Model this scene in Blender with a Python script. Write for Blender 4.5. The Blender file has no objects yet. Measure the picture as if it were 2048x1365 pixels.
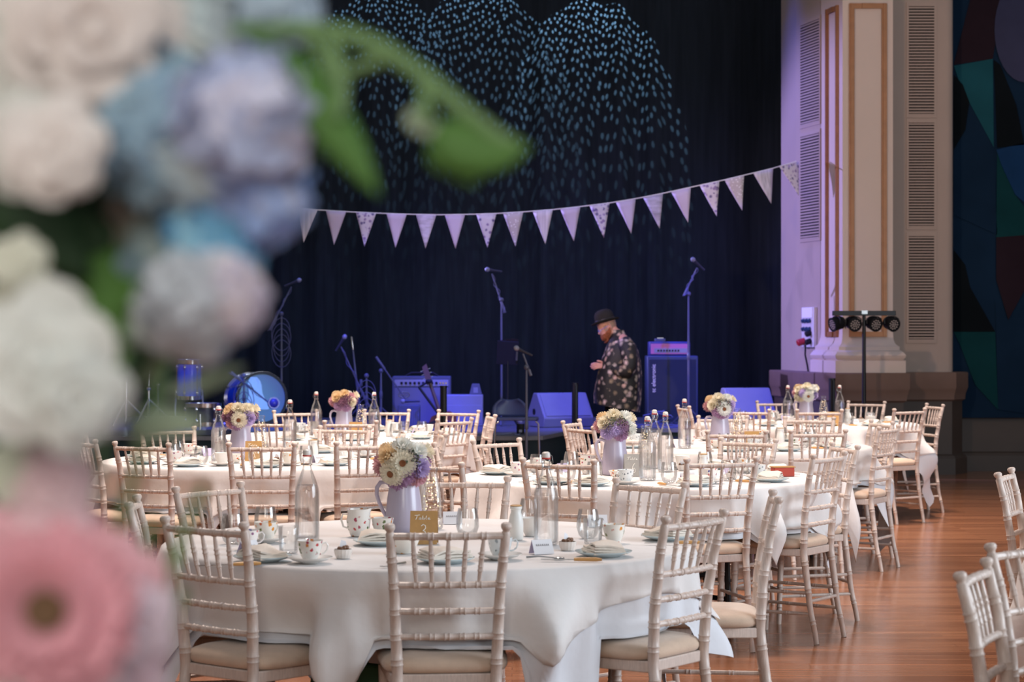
import bpy, bmesh, math, random
from mathutils import Vector, Matrix, Euler

# ---------------------------------------------------------------- camera, world, light, exposure
C = bpy.context.scene.collection
sc = bpy.context.scene
PI = math.pi
FPX, CAMZ, HOR = 4150.0, 1.455, 677.0
cam_data = bpy.data.cameras.new('camera')
cam_data.sensor_width = 36.0
cam_data.lens = FPX / 2048.0 * 36.0
cam_data.clip_start, cam_data.clip_end = 0.05, 120
cam_data.dof.use_dof = True
cam_data.dof.focus_distance = 9.4
cam_data.dof.aperture_fstop = 5.7
cam = bpy.data.objects.new('camera', cam_data)
C.objects.link(cam)
cam.location = (0, 0, CAMZ)
cam.rotation_euler = (PI / 2 - math.atan((682.5 - HOR) / FPX), 0, 0)
sc.camera = cam

sc.view_settings.view_transform = 'Standard'
sc.view_settings.look = 'None'
sc.view_settings.gamma = 1.0
sc.view_settings.use_curve_mapping = False
sc.view_settings.exposure = 0.16

world = bpy.data.worlds.new('hall_ambient')
sc.world = world
world.use_nodes = True
world.node_tree.nodes['Background'].inputs[0].default_value = (0.75, 0.80, 0.90, 1)
world.node_tree.nodes['Background'].inputs[1].default_value = 0.29

cy = sc.cycles
cy.use_denoising = True
cy.max_bounces = 8
cy.diffuse_bounces = 2
cy.glossy_bounces = 3
cy.transmission_bounces = 6
cy.transparent_max_bounces = 12
cy.caustics_reflective = False
cy.caustics_refractive = False
cy.sample_clamp_indirect = 4.0
cy.sample_clamp_direct = 0.0
cy.use_adaptive_sampling = True
cy.adaptive_threshold = 0.015


def area(name, loc, target, size, size_y, power, col, shape='RECTANGLE'):
    l = bpy.data.lights.new(name, 'AREA')
    l.shape, l.size, l.size_y = shape, size, size_y
    l.energy, l.color = power, col
    o = bpy.data.objects.new(name, l)
    C.objects.link(o)
    o.location = loc
    d = Vector(target) - Vector(loc)
    o.rotation_euler = d.to_track_quat('-Z', 'Y').to_euler()
    return o


def spot(name, loc, target, power, col, angle, blend=0.3, soft=0.06):
    l = bpy.data.lights.new(name, 'SPOT')
    l.energy, l.color = power, col
    l.spot_size, l.spot_blend, l.shadow_soft_size = math.radians(angle), blend, soft
    o = bpy.data.objects.new(name, l)
    C.objects.link(o)
    o.location = loc
    d = Vector(target) - Vector(loc)
    o.rotation_euler = d.to_track_quat('-Z', 'Y').to_euler()
    return o


WARM = (1.0, 0.82, 0.72)
COOL = (0.76, 0.88, 1.0)
# tall daylight windows along the right side wall; an added fill near the camera brightens the close flowers
area('window_daylight', (9.6, 6.5, 3.0), (0.8, 9.0, 0.6), 9.0, 3.6, 1050, COOL)
area('rear_fill_light', (4.5, -6.6, 3.2), (0.5, 8.0, 0.8), 5.0, 3.0, 130, COOL)  # added behind the camera for soft cool fill and bottle reflections
area('flower_fill_light', (-0.5, -1.6, 2.9), (-0.25, 1.0, 1.3), 2.2, 2.2, 84, (1.0, 0.96, 0.90))
# warm hall lamps up in the ceiling, over the tables
for i, (lx, ly, lp, sp_) in enumerate([(-2.4, 12.8, 98, 110), (1.6, 12.4, 90, 110), (-1.0, 15.8, 76, 72), (2.6, 16.6, 80, 72), (-0.8, 9.8, 104, 110)]):
    o = area('ceiling_lamp', (lx, ly, 6.2), (lx, ly, 0), 0.8, 0.8, lp, WARM, 'DISK')
    o.data.spread = math.radians(sp_)
spot('front_of_house_lamp', (-1.0, 12.0, 5.4), (4.2, 22.2, 3.0), 720, (1.0, 0.67, 0.50), 26, 0.5, 0.15)
spot('front_of_house_lamp', (-3.0, 15.0, 3.9), (1.1, 21.55, 1.2), 700, (1.0, 0.72, 0.54), 9, 0.5, 0.10)
# blue stage wash
BLUE = (0.035, 0.045, 1.0)
for bx, by, tx, ty, tz, pw in [(-3.4, 18.0, -3.2, 22.5, 0.45, 1500), (-1.6, 18.0, -1.5, 22.5, 0.45, 1500), (-0.2, 18.0, -0.1, 22.5, 0.45, 1500), (2.9, 18.2, 2.2, 22.9, 0.6, 1700)]:
    spot('blue_stage_lamp', (bx, by, 5.1), (tx, ty, tz), pw, BLUE, 23, 0.55, 0.08)
for bx in (-3.6, -1.4, 0.9, 2.4):
    spot('blue_down_lamp', (bx, 23.1, 6.9), (bx, 23.5, 0.5), 420, (0.045, 0.10, 1.0), 54, 0.8, 0.1)
spot('blue_side_lamp', (-4.4, 23.6, 3.6), (3.5, 22.5, 2.4), 2500, (0.40, 0.35, 1.0), 40, 0.6, 0.05)
spot('violet_bunting_lamp', (-2.0, 16.8, 6.2), (0.4, 21.75, 2.75), 800, (0.50, 0.40, 1.0), 46, 0.8, 0.1)
spot('pale_drum_lamp', (-1.2, 18.6, 4.6), (-2.78, 22.6, 0.85), 420, (0.30, 0.80, 0.82), 8, 0.6, 0.08)


def gobo(name, loc, axis_deg, half_deg, power, roll):
    """a pattern spot: a perforated plate in a lamp that hangs in front of the curtain and leans down at it"""
    a = math.radians(axis_deg)
    o = spot(name, loc, (loc[0], loc[1] + math.cos(a), loc[2] - math.sin(a)), power, (0.46, 0.76, 1.0), 2 * half_deg, 0.03, 0.002)
    l = o.data
    l.use_nodes = True
    nt = l.node_tree
    nt.nodes.clear()
    out = nt.nodes.new('ShaderNodeOutputLight')
    em = nt.nodes.new('ShaderNodeEmission')
    tc = nt.nodes.new('ShaderNodeTexCoord')
    sep = nt.nodes.new('ShaderNodeSeparateXYZ')
    nt.links.new(tc.outputs['Normal'], sep.inputs[0])
    comb = nt.nodes.new('ShaderNodeCombineXYZ')
    for k in (0, 1):
        dv = nt.nodes.new('ShaderNodeMath')
        dv.operation = 'DIVIDE'
        nt.links.new(sep.outputs[k], dv.inputs[0])
        nt.links.new(sep.outputs[2], dv.inputs[1])
        nt.links.new(dv.outputs[0], comb.inputs[k])
    mp = nt.nodes.new('ShaderNodeMapping')
    mp.inputs['Rotation'].default_value = (0, 0, roll)
    mp.inputs['Location'].default_value = (roll * 3.1, roll * 1.7, 0)
    nt.links.new(comb.outputs[0], mp.inputs[0])
    vo = nt.nodes.new('ShaderNodeTexVoronoi')
    vo.voronoi_dimensions = '2D'
    vo.inputs['Scale'].default_value = 40.0
    vo.inputs['Randomness'].default_value = 0.62
    nt.links.new(mp.outputs[0], vo.inputs['Vector'])
    mr = nt.nodes.new('ShaderNodeMapRange')
    mr.inputs['From Min'].default_value = 0.27
    mr.inputs['From Max'].default_value = 0.17
    nt.links.new(vo.outputs['Distance'], mr.inputs['Value'])
    # added fade in the beam strength: dots dim towards the lower rim
    s2 = nt.nodes.new('ShaderNodeSeparateXYZ')
    nt.links.new(comb.outputs[0], s2.inputs[0])
    fd = nt.nodes.new('ShaderNodeMapRange')
    fd.inputs['From Min'].default_value = -0.30
    fd.inputs['From Max'].default_value = 0.22
    fd.inputs['To Min'].default_value = 1.0
    fd.inputs['To Max'].default_value = 0.04
    nt.links.new(s2.outputs[1], fd.inputs['Value'])
    mu = nt.nodes.new('ShaderNodeMath')
    mu.operation = 'MULTIPLY'
    nt.links.new(mr.outputs[0], mu.inputs[0])
    nt.links.new(fd.outputs[0], mu.inputs[1])
    nt.links.new(mu.outputs[0], em.inputs['Strength'])
    nt.links.new(em.outputs[0], out.inputs[0])
    return o


for gx, gz, gp, gr in ((-1.62, 7.07, 3600, 0.3), (-0.36, 7.10, 4200, 1.1), (0.97, 6.95, 6500, 2.0)):
    gobo('pattern_spot', (gx, 23.3, gz), 58, 18.5, gp * .8, gr)


# ---------------------------------------------------------------- helpers
def X(px, d): return (px - 1024.0) * d / FPX
def Z(py, d): return CAMZ - (py - HOR) * d / FPX
def W(px, py, d): return Vector((X(px, d), d, Z(py, d)))


def P(px, py, z=0.757):
    d = FPX * (CAMZ - z) / (py - HOR)
    return Vector((X(px, d), d, z))


def basis(z, up=(0, 0, 1)):
    z = Vector(z).normalized()
    up = Vector(up)
    if abs(z.dot(up.normalized())) > 0.98:
        up = Vector((0, 1, 0))
    x = up.cross(z).normalized()
    y = z.cross(x)
    return Matrix((x, y, z)).transposed().to_4x4()


def TR(loc, rot=None, s=None):
    m = Matrix.Translation(Vector(loc))
    if rot is not None:
        m = m @ (rot if isinstance(rot, Matrix) else Euler(rot).to_matrix().to_4x4())
    if s is not None:
        s = (s, s, s) if isinstance(s, (int, float)) else s
        m = m @ Matrix.Diagonal((s[0], s[1], s[2], 1))
    return m


class MB:
    def __init__(self):
        self.v, self.f, self.m = [], [], []

    def add(self, vs, fs, mi=0, M=None):
        b = len(self.v)
        if M is not None:
            vs = [M @ Vector(p) for p in vs]
        self.v.extend(tuple(p) for p in vs)
        for k, f in enumerate(fs):
            self.f.append(tuple(b + i for i in f))
            self.m.append(mi if isinstance(mi, int) else mi[k])
        return self

    def box(self, c, s, mi=0, M=None):
        x, y, z = c
        a, b, d = s[0] / 2, s[1] / 2, s[2] / 2
        vs = [(x + i * a, y + j * b, z + k * d) for k in (-1, 1) for j in (-1, 1) for i in (-1, 1)]
        fs = [(0, 2, 3, 1), (4, 5, 7, 6), (0, 1, 5, 4), (2, 6, 7, 3), (0, 4, 6, 2), (1, 3, 7, 5)]
        return self.add(vs, fs, mi, M)

    def prism(self, poly, z0, z1, mi=0, M=None):
        n = len(poly)
        vs = [(p[0], p[1], z0) for p in poly] + [(p[0], p[1], z1) for p in poly]
        fs = [tuple(range(n - 1, -1, -1)), tuple(range(n, 2 * n))] + [(i, (i + 1) % n, n + (i + 1) % n, n + i) for i in range(n)]
        return self.add(vs, fs, mi, M)

    def tube(self, pts, rad, n=8, mi=0, cap=True, M=None):
        pts = [Vector(p) for p in pts]
        k = len(pts)
        if isinstance(rad, (int, float)):
            rad = [rad] * k
        vs, fs = [], []
        t0 = (pts[1] - pts[0]).normalized()
        ref = Vector((0, 0, 1)) if abs(t0.z) < 0.9 else Vector((1, 0, 0))
        u = t0.cross(ref).normalized()
        for i in range(k):
            t = (pts[min(i + 1, k - 1)] - pts[max(i - 1, 0)])
            t = t.normalized() if t.length > 1e-9 else t0
            u = (u - t * u.dot(t))
            u = u.normalized() if u.length > 1e-6 else t.orthogonal().normalized()
            w = t.cross(u)
            for j in range(n):
                a = 2 * PI * j / n
                vs.append(pts[i] + (u * math.cos(a) + w * math.sin(a)) * rad[i])
        for i in range(k - 1):
            for j in range(n):
                fs.append((i * n + j, i * n + (j + 1) % n, (i + 1) * n + (j + 1) % n, (i + 1) * n + j))
        if cap:
            fs.append(tuple(range(n - 1, -1, -1)))
            fs.append(tuple(range((k - 1) * n, k * n)))
        return self.add(vs, fs, mi, M)

    def lathe(self, prof, n=20, mi=0, M=None, sx=1.0, sy=1.0):
        vs, fs, rows = [], [], []
        for r, z in prof:
            if r < 1e-6:
                rows.append([len(vs)])
                vs.append((0, 0, z))
            else:
                rows.append(list(range(len(vs), len(vs) + n)))
                vs.extend((r * math.cos(2 * PI * j / n) * sx, r * math.sin(2 * PI * j / n) * sy, z) for j in range(n))
        for a, b in zip(rows[:-1], rows[1:]):
            for j in range(n):
                q = []
                for i in (a[j % len(a)], a[(j + 1) % len(a)], b[(j + 1) % len(b)], b[j % len(b)]):
                    if i not in q:
                        q.append(i)
                if len(q) > 2:
                    fs.append(tuple(q))
        return self.add(vs, fs, mi, M)

    def ball(self, c, r, nu=12, nv=8, mi=0, M=None):
        r = (r, r, r) if isinstance(r, (int, float)) else r
        prof = [(math.sin(PI * i / nv), -math.cos(PI * i / nv)) for i in range(nv + 1)]
        prof[0], prof[-1] = (0, -1), (0, 1)
        T = TR(c, None, r)
        return self.lathe(prof, nu, mi, (M @ T) if M is not None else T)

    def grid(self, rows, mi=0, closed=False, M=None):
        nr, nc = len(rows), len(rows[0])
        vs = [p for r in rows for p in r]
        fs = []
        for i in range(nr - 1):
            for j in range(nc if closed else nc - 1):
                fs.append((i * nc + j, i * nc + (j + 1) % nc, (i + 1) * nc + (j + 1) % nc, (i + 1) * nc + j))
        return self.add(vs, fs, mi, M)

    def data(self, name, mats, smooth=True, ang=42):
        me = bpy.data.meshes.new(name)
        me.from_pydata(self.v, [], self.f)
        for m in (mats if isinstance(mats, (list, tuple)) else [mats]):
            me.materials.append(m)
        if any(self.m):
            me.polygons.foreach_set('material_index', self.m)
        if smooth:
            me.polygons.foreach_set('use_smooth', [True] * len(self.f))
            me.update()
            me.set_sharp_from_angle(angle=math.radians(ang))
        me.update()
        return me

    def build(self, name, mats, parent=None, loc=None, rot=None, smooth=True, bevel=0.0, ang=42):
        o = bpy.data.objects.new(name, self.data(name, mats, smooth, ang))
        C.objects.link(o)
        if parent is not None:
            o.parent = parent
        if loc is not None:
            o.location = loc
        if rot is not None:
            o.rotation_euler = rot
        if bevel:
            b = o.modifiers.new('bevel', 'BEVEL')
            b.width, b.segments, b.limit_method, b.angle_limit = bevel, 2, 'ANGLE', math.radians(40)
        return o


def tag(o, label=None, cat=None, group=None, kind=None):
    for k, v in (('label', label), ('category', cat), ('group', group), ('kind', kind)):
        if v:
            o[k] = v
    return o


def thing(name, label, cat, loc=(0, 0, 0), rotz=0.0, group=None):
    o = bpy.data.objects.new(name, None)
    o.empty_display_size = 0.05
    C.objects.link(o)
    o.location = loc
    o.rotation_euler = (0, 0, rotz)
    return tag(o, label, cat, group)


def dup(root, loc, rotz=None, label=None, group=None):
    r = root.copy()
    C.objects.link(r)
    r.location = loc
    if rotz is not None:
        r.rotation_euler = (0, 0, rotz)
    if label:
        r['label'] = label
    if group:
        r['group'] = group
    for ch in list(root.children):
        c = ch.copy()
        C.objects.link(c)
        c.parent = r
        for g in list(ch.children):
            d = g.copy()
            C.objects.link(d)
            d.parent = c
    return r


PROTO = {}


def place(kind, maker, loc, rotz, label, group=None):
    """the first one is built at its place, every later one is a copy of it with copies of its parts"""
    if kind not in PROTO:
        o = maker()
        PROTO[kind] = o
        o.location, o.rotation_euler = loc, (0, 0, rotz)
        o['label'] = label
        if group:
            o['group'] = group
        return o
    return dup(PROTO[kind], loc, rotz, label, group)


# ---------------------------------------------------------------- materials
def L(r, g, b):
    return tuple(((c / 255) / 12.92 if c / 255 <= 0.04045 else ((c / 255 + 0.055) / 1.055) ** 2.4) for c in (r, g, b))


def mat(name, col, rough=0.5, metal=0.0, spec=0.5, var=0.0, scale=8.0, stretch=(1, 1, 1), bump=0.0, bscale=None, coat=0.0, sheen=0.0, trans=0.0, sss=0.0, emit=0.0):
    m = bpy.data.materials.new(name)
    m.use_nodes = True
    nt = m.node_tree
    b = nt.nodes['Principled BSDF']
    b.inputs['Base Color'].default_value = (*col, 1)
    b.inputs['Roughness'].default_value = rough
    b.inputs['Metallic'].default_value = metal
    b.inputs['Specular IOR Level'].default_value = spec
    if coat:
        b.inputs['Coat Weight'].default_value = coat
        b.inputs['Coat Roughness'].default_value = 0.12
    if sheen:
        b.inputs['Sheen Weight'].default_value = sheen
        b.inputs['Sheen Roughness'].default_value = 0.5
    if emit:
        b.inputs['Emission Color'].default_value = (*col, 1)
        b.inputs['Emission Strength'].default_value = emit
    if var or bump:
        tc = nt.nodes.new('ShaderNodeTexCoord')
        mp = nt.nodes.new('ShaderNodeMapping')
        mp.inputs['Scale'].default_value = stretch
        nt.links.new(tc.outputs['Object'], mp.inputs[0])
        nz = nt.nodes.new('ShaderNodeTexNoise')
        nz.inputs['Scale'].default_value = scale
        nz.inputs['Detail'].default_value = 4
        nt.links.new(mp.outputs[0], nz.inputs['Vector'])
        if var:
            rp = nt.nodes.new('ShaderNodeValToRGB')
            rp.color_ramp.elements[0].position = 0.3
            rp.color_ramp.elements[1].position = 0.7
            rp.color_ramp.elements[0].color = (*[max(0, c * (1 - var)) for c in col], 1)
            rp.color_ramp.elements[1].color = (*[min(1, c * (1 + var)) for c in col], 1)
            nt.links.new(nz.outputs['Fac'], rp.inputs[0])
            nt.links.new(rp.outputs[0], b.inputs['Base Color'])
        if bump:
            n2 = nz
            if bscale:
                n2 = nt.nodes.new('ShaderNodeTexNoise')
                n2.inputs['Scale'].default_value = bscale
                n2.inputs['Detail'].default_value = 3
                nt.links.new(mp.outputs[0], n2.inputs['Vector'])
            bp = nt.nodes.new('ShaderNodeBump')
            bp.inputs['Strength'].default_value = bump
            bp.inputs['Distance'].default_value = 0.02
            nt.links.new(n2.outputs['Fac'], bp.inputs['Height'])
            nt.links.new(bp.outputs[0], b.inputs['Normal'])
    return m


def glass_mat(name, tint=(1, 1, 1), ior=1.45, rough=0.0):
    m = bpy.data.materials.new(name)
    m.use_nodes = True
    nt = m.node_tree
    nt.nodes.clear()
    out = nt.nodes.new('ShaderNodeOutputMaterial')
    g = nt.nodes.new('ShaderNodeBsdfGlass')
    g.inputs['Color'].default_value = (*tint, 1)
    g.inputs['IOR'].default_value = ior
    g.inputs['Roughness'].default_value = rough
    nt.links.new(g.outputs[0], out.inputs[0])
    return m


def water_mat(name):
    m = glass_mat(name, (0.98, 0.99, 1.0), 1.33)
    nt = m.node_tree
    out = [n for n in nt.nodes if n.type == 'OUTPUT_MATERIAL'][0]
    g = [n for n in nt.nodes if n.type == 'BSDF_GLASS'][0]
    tr = nt.nodes.new('ShaderNodeBsdfTransparent')
    mx = nt.nodes.new('ShaderNodeMixShader')
    mx.inputs[0].default_value = 0.62
    nt.links.new(g.outputs[0], mx.inputs[1])
    nt.links.new(tr.outputs[0], mx.inputs[2])
    nt.links.new(mx.outputs[0], out.inputs[0])
    return m


def thin_glass(name, tint=(0.985, 0.99, 0.99), edge=0.5):
    m = bpy.data.materials.new(name)
    m.use_nodes = True
    nt = m.node_tree
    nt.nodes.clear()
    out = nt.nodes.new('ShaderNodeOutputMaterial')
    tr = nt.nodes.new('ShaderNodeBsdfTransparent')
    tr.inputs['Color'].default_value = (*tint, 1)
    gl = nt.nodes.new('ShaderNodeBsdfGlossy')
    gl.inputs['Roughness'].default_value = 0.03
    lw = nt.nodes.new('ShaderNodeLayerWeight')
    lw.inputs['Blend'].default_value = 0.35
    pw = nt.nodes.new('ShaderNodeMath')
    pw.operation = 'MULTIPLY_ADD'
    pw.inputs[1].default_value = edge
    pw.inputs[2].default_value = 0.03
    nt.links.new(lw.outputs['Fresnel'], pw.inputs[0])
    mx = nt.nodes.new('ShaderNodeMixShader')
    nt.links.new(pw.outputs[0], mx.inputs[0])
    nt.links.new(tr.outputs[0], mx.inputs[1])
    nt.links.new(gl.outputs[0], mx.inputs[2])
    nt.links.new(mx.outputs[0], out.inputs[0])
    return m


def petal_mat(name, col, var=0.06):
    """soft petals that let some light through"""
    m = mat(name, col, 0.7, var=var, scale=40)
    nt = m.node_tree
    b = nt.nodes['Principled BSDF']
    out = nt.nodes['Material Output']
    tr = nt.nodes.new('ShaderNodeBsdfTranslucent')
    tr.inputs[0].default_value = (*[min(1, c * 1.05) for c in col], 1)
    mx = nt.nodes.new('ShaderNodeMixShader')
    mx.inputs[0].default_value = 0.42
    nt.links.new(b.outputs[0], mx.inputs[1])
    nt.links.new(tr.outputs[0], mx.inputs[2])
    nt.links.new(mx.outputs[0], out.inputs[0])
    return m


def blotch_mat(name, base, cols, scale, thresh=0.35, keep=0.5, rough=0.5, coat=0.0, soft=0.06):
    """printed rosettes: round spots at random cells, each in one of the given colours"""
    m = mat(name, base, rough, coat=coat)
    nt = m.node_tree
    b = nt.nodes['Principled BSDF']
    tc = nt.nodes.new('ShaderNodeTexCoord')
    nz = nt.nodes.new('ShaderNodeTexNoise')
    nz.inputs['Scale'].default_value = scale * 2.5
    nt.links.new(tc.outputs['Object'], nz.inputs['Vector'])
    mixv = nt.nodes.new('ShaderNodeMixRGB')
    mixv.blend_type = 'ADD'
    mixv.inputs[0].default_value = 0.5 / scale
    nt.links.new(tc.outputs['Object'], mixv.inputs[1])
    nt.links.new(nz.outputs['Color'], mixv.inputs[2])
    vo = nt.nodes.new('ShaderNodeTexVoronoi')
    vo.inputs['Scale'].default_value = scale
    nt.links.new(mixv.outputs[0], vo.inputs['Vector'])
    sp = nt.nodes.new('ShaderNodeSeparateColor')
    nt.links.new(vo.outputs['Color'], sp.inputs[0])
    rp = nt.nodes.new('ShaderNodeValToRGB')
    rp.color_ramp.interpolation = 'CONSTANT'
    els = rp.color_ramp.elements
    els[0].color = (*cols[0], 1)
    els[1].position = 1.0 / len(cols)
    els[1].color = (*cols[min(1, len(cols) - 1)], 1)
    for i in range(2, len(cols)):
        e = els.new(i / len(cols))
        e.color = (*cols[i], 1)
    nt.links.new(sp.outputs[1], rp.inputs[0])
    d = nt.nodes.new('ShaderNodeMapRange')
    d.inputs['From Min'].default_value = thresh + soft
    d.inputs['From Max'].default_value = thresh - soft
    nt.links.new(vo.outputs['Distance'], d.inputs['Value'])
    k = nt.nodes.new('ShaderNodeMath')
    k.operation = 'LESS_THAN'
    k.inputs[1].default_value = keep
    nt.links.new(sp.outputs[0], k.inputs[0])
    mu = nt.nodes.new('ShaderNodeMath')
    mu.operation = 'MULTIPLY'
    nt.links.new(d.outputs[0], mu.inputs[0])
    nt.links.new(k.outputs[0], mu.inputs[1])
    mx = nt.nodes.new('ShaderNodeMixRGB')
    mx.inputs[1].default_value = (*base, 1)
    nt.links.new(rp.outputs[0], mx.inputs[2])
    nt.links.new(mu.outputs[0], mx.inputs[0])
    nt.links.new(mx.outputs[0], b.inputs['Base Color'])
    return m


def plank_mat(name):
    m = mat(name, (0.3, 0.13, 0.06), 0.3)
    nt = m.node_tree
    b = nt.nodes['Principled BSDF']
    tc = nt.nodes.new('ShaderNodeTexCoord')
    br = nt.nodes.new('ShaderNodeTexBrick')
    br.inputs['Scale'].default_value = 1.0
    br.inputs['Brick Width'].default_value = 2.1
    br.inputs['Row Height'].default_value = 0.085
    br.inputs['Mortar Size'].default_value = 0.0012
    br.inputs['Color1'].default_value = (*L(166, 112, 80), 1)
    br.inputs['Color2'].default_value = (*L(138, 90, 64), 1)
    br.inputs['Mortar'].default_value = (*L(96, 54, 34), 1)
    br.offset = 0.37
    nt.links.new(tc.outputs['Object'], br.inputs['Vector'])
    mp = nt.nodes.new('ShaderNodeMapping')
    mp.inputs['Scale'].default_value = (0.35, 9.0, 1)
    nt.links.new(tc.outputs['Object'], mp.inputs[0])
    nz = nt.nodes.new('ShaderNodeTexNoise')
    nz.inputs['Scale'].default_value = 3.0
    nz.inputs['Detail'].default_value = 5
    nt.links.new(mp.outputs[0], nz.inputs['Vector'])
    mx = nt.nodes.new('ShaderNodeMixRGB')
    mx.blend_type = 'OVERLAY'
    mx.inputs[0].default_value = 0.45
    nt.links.new(br.outputs['Color'], mx.inputs[1])
    nt.links.new(nz.outputs['Fac'], mx.inputs[2])
    nt.links.new(mx.outputs[0], b.inputs['Base Color'])
    mr = nt.nodes.new('ShaderNodeMapRange')
    mr.inputs['To Min'].default_value = 0.13
    mr.inputs['To Max'].default_value = 0.26
    nt.links.new(nz.outputs['Fac'], mr.inputs['Value'])
    nt.links.new(mr.outputs[0], b.inputs['Roughness'])
    bp = nt.nodes.new('ShaderNodeBump')
    bp.inputs['Strength'].default_value = 0.12
    bp.inputs['Distance'].default_value = 0.004
    nt.links.new(nz.outputs['Fac'], bp.inputs['Height'])
    nt.links.new(bp.outputs[0], b.inputs['Normal'])
    return m


M = dict(
    floor=plank_mat('polished_timber'),
    lime=mat('limewashed_wood', L(212, 193, 181), 0.38, var=0.10, scale=30, stretch=(6, 6, 1), bump=0.05),
    pad=mat('suede_pad', L(212, 184, 160), 0.85, var=0.06, scale=25, sheen=0.3, bump=0.08, bscale=160),
    linen=mat('white_linen', L(232, 226, 222), 0.8, var=0.02, scale=4, bump=0.28, bscale=9, sheen=0.15),
    linen_under=mat('white_linen_under', L(226, 226, 230), 0.82, var=0.02, scale=4, bump=0.25, bscale=9),
    napkin=mat('napkin_cloth', L(234, 222, 208), 0.85, var=0.04, scale=30, bump=0.15, bscale=60),
    china=mat('white_china', L(236, 232, 226), 0.22, coat=0.4),
    china_blue=mat('pale_blue_china', L(205, 222, 226), 0.22, coat=0.4),
    china_rose=blotch_mat('rose_china', L(236, 230, 222), [L(190, 60, 60), L(210, 130, 60), L(90, 110, 60), L(170, 70, 90)], 62, 0.34, 0.34, 0.22, 0.4),
    china_gold=blotch_mat('gold_flower_china', L(238, 232, 222), [L(220, 140, 40), L(200, 90, 40), L(110, 120, 60)], 55, 0.36, 0.34, 0.22, 0.4),
    china_grey=blotch_mat('grey_leaf_china', L(222, 226, 226), [L(120, 130, 135), L(150, 160, 165)], 70, 0.32, 0.5, 0.22, 0.4),
    china_mauve=blotch_mat('mauve_china', L(236, 230, 226), [L(140, 90, 130), L(90, 90, 150), L(200, 120, 120)], 60, 0.33, 0.3, 0.22, 0.4),
    glass=thin_glass('bottle_glass', (0.99, 0.995, 0.995), 0.58),
    water=water_mat('water'),
    tglass=thin_glass('tumbler_glass'),
    lav=mat('lavender_enamel', L(186, 176, 194), 0.3, coat=0.35, var=0.03, scale=6),
    steel=mat('polished_steel', L(200, 200, 198), 0.22, 1.0),
    chrome=mat('chrome', L(215, 215, 220), 0.12, 1.0),
    gold=mat('gold_card', L(186, 142, 84), 0.5, 0.0, var=0.06, scale=60),
    silver=mat('silver_card', L(164, 158, 150), 0.5, var=0.05, scale=60),
    paper=mat('white_paper', L(236, 234, 236), 0.7),
    lilac_paper=mat('lilac_paper', L(196, 184, 214), 0.7),
    ink=mat('ink', L(90, 80, 90), 0.7),
    wpaint=mat('white_paint_pen', L(240, 236, 226), 0.6),
    red=mat('red_rubber', L(196, 52, 40), 0.45),
    redbox=mat('red_tin', L(176, 62, 44), 0.5),
    ceramic=mat('white_ceramic', L(226, 218, 210), 0.25),
    black=mat('black_metal', L(22, 22, 26), 0.42, 0.2),
    blackp=mat('black_plastic', L(20, 20, 24), 0.65, spec=.3),
    rubber=mat('black_rubber', L(14, 14, 16), 0.7),
    velvet=mat('black_velvet', L(36, 42, 48), 0.95, spec=0.1, var=0.2, scale=3, stretch=(6, 6, 0.4)),
    stage=mat('stage_deck', L(120, 120, 126), 0.35, var=0.15, scale=5),
    skirt=mat('stage_skirt', L(30, 48, 54), 0.8, var=0.1, scale=6),
    wall=mat('cream_wall_paint', L(172, 154, 142), 0.75, var=0.03, scale=2),
    pil=mat('white_pilaster_paint', L(208, 190, 178), 0.6, var=0.02, scale=2),
    bronze=mat('gilt_moulding', L(160, 110, 70), 0.45, 0.25, var=0.1, scale=12),
    dado=mat('brown_dado', L(112, 88, 76), 0.7, var=0.08, scale=4),
    dado2=mat('dark_dado', L(70, 58, 50), 0.6, var=0.1, scale=4),
    dark=mat('dark_recess', L(24, 22, 24), 0.9),
    tolex=mat('amp_vinyl', L(84, 88, 104), 0.6, bump=0.1, bscale=300),
    grille=mat('amp_grille', L(120, 120, 132), 0.85, bump=0.3, bscale=400),
    cabblack=mat('cab_cloth', L(26, 36, 54), 0.7, bump=0.2, bscale=300),
    monitor=mat('monitor_grey', L(136, 138, 156), 0.45, var=0.03, scale=9),
    drumblue=mat('drum_blue_lacquer', L(40, 90, 180), 0.15, coat=0.6),
    drumhead=mat('drum_head', L(96, 142, 150), 0.35, coat=0.2),
    drumwhite=mat('drum_cloth', L(205, 235, 235), 0.8, bump=0.2, bscale=20),
    brass=mat('brass_cymbal', L(190, 150, 80), 0.3, 1.0),
    skin=mat('skin', L(222, 162, 140), 0.5, var=0.05, scale=20),
    beard=mat('ginger_beard', L(150, 84, 48), 0.8, var=0.3, scale=60, bump=0.5, bscale=120),
    hat=mat('felt_hat', L(50, 48, 46), 0.95, spec=.1),
    trousers=mat('black_trousers', L(26, 30, 30), 0.8),
    shirt=blotch_mat('floral_shirt', L(34, 33, 32), [L(206, 184, 160), L(214, 178, 160), L(190, 176, 160), L(160, 140, 110), L(226, 200, 190)], 19, 0.40, 0.6, 0.6, 0.0, 0.22),
    green=mat('green_cloth', L(70, 110, 80), 0.8, var=0.1, scale=8),
    fairy=mat('fairy_bulb', (1.0, 0.78, 0.45), 0.3, emit=1.6),
    wire=mat('copper_wire', L(180, 150, 110), 0.35, 1.0),
)

# ---------------------------------------------------------------- the setting
def struct(name, mb, mats, parent=None, **kw):
    o = mb.build(name, mats, parent, **kw)
    if parent is None:
        o['kind'] = 'structure'
    return o


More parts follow.
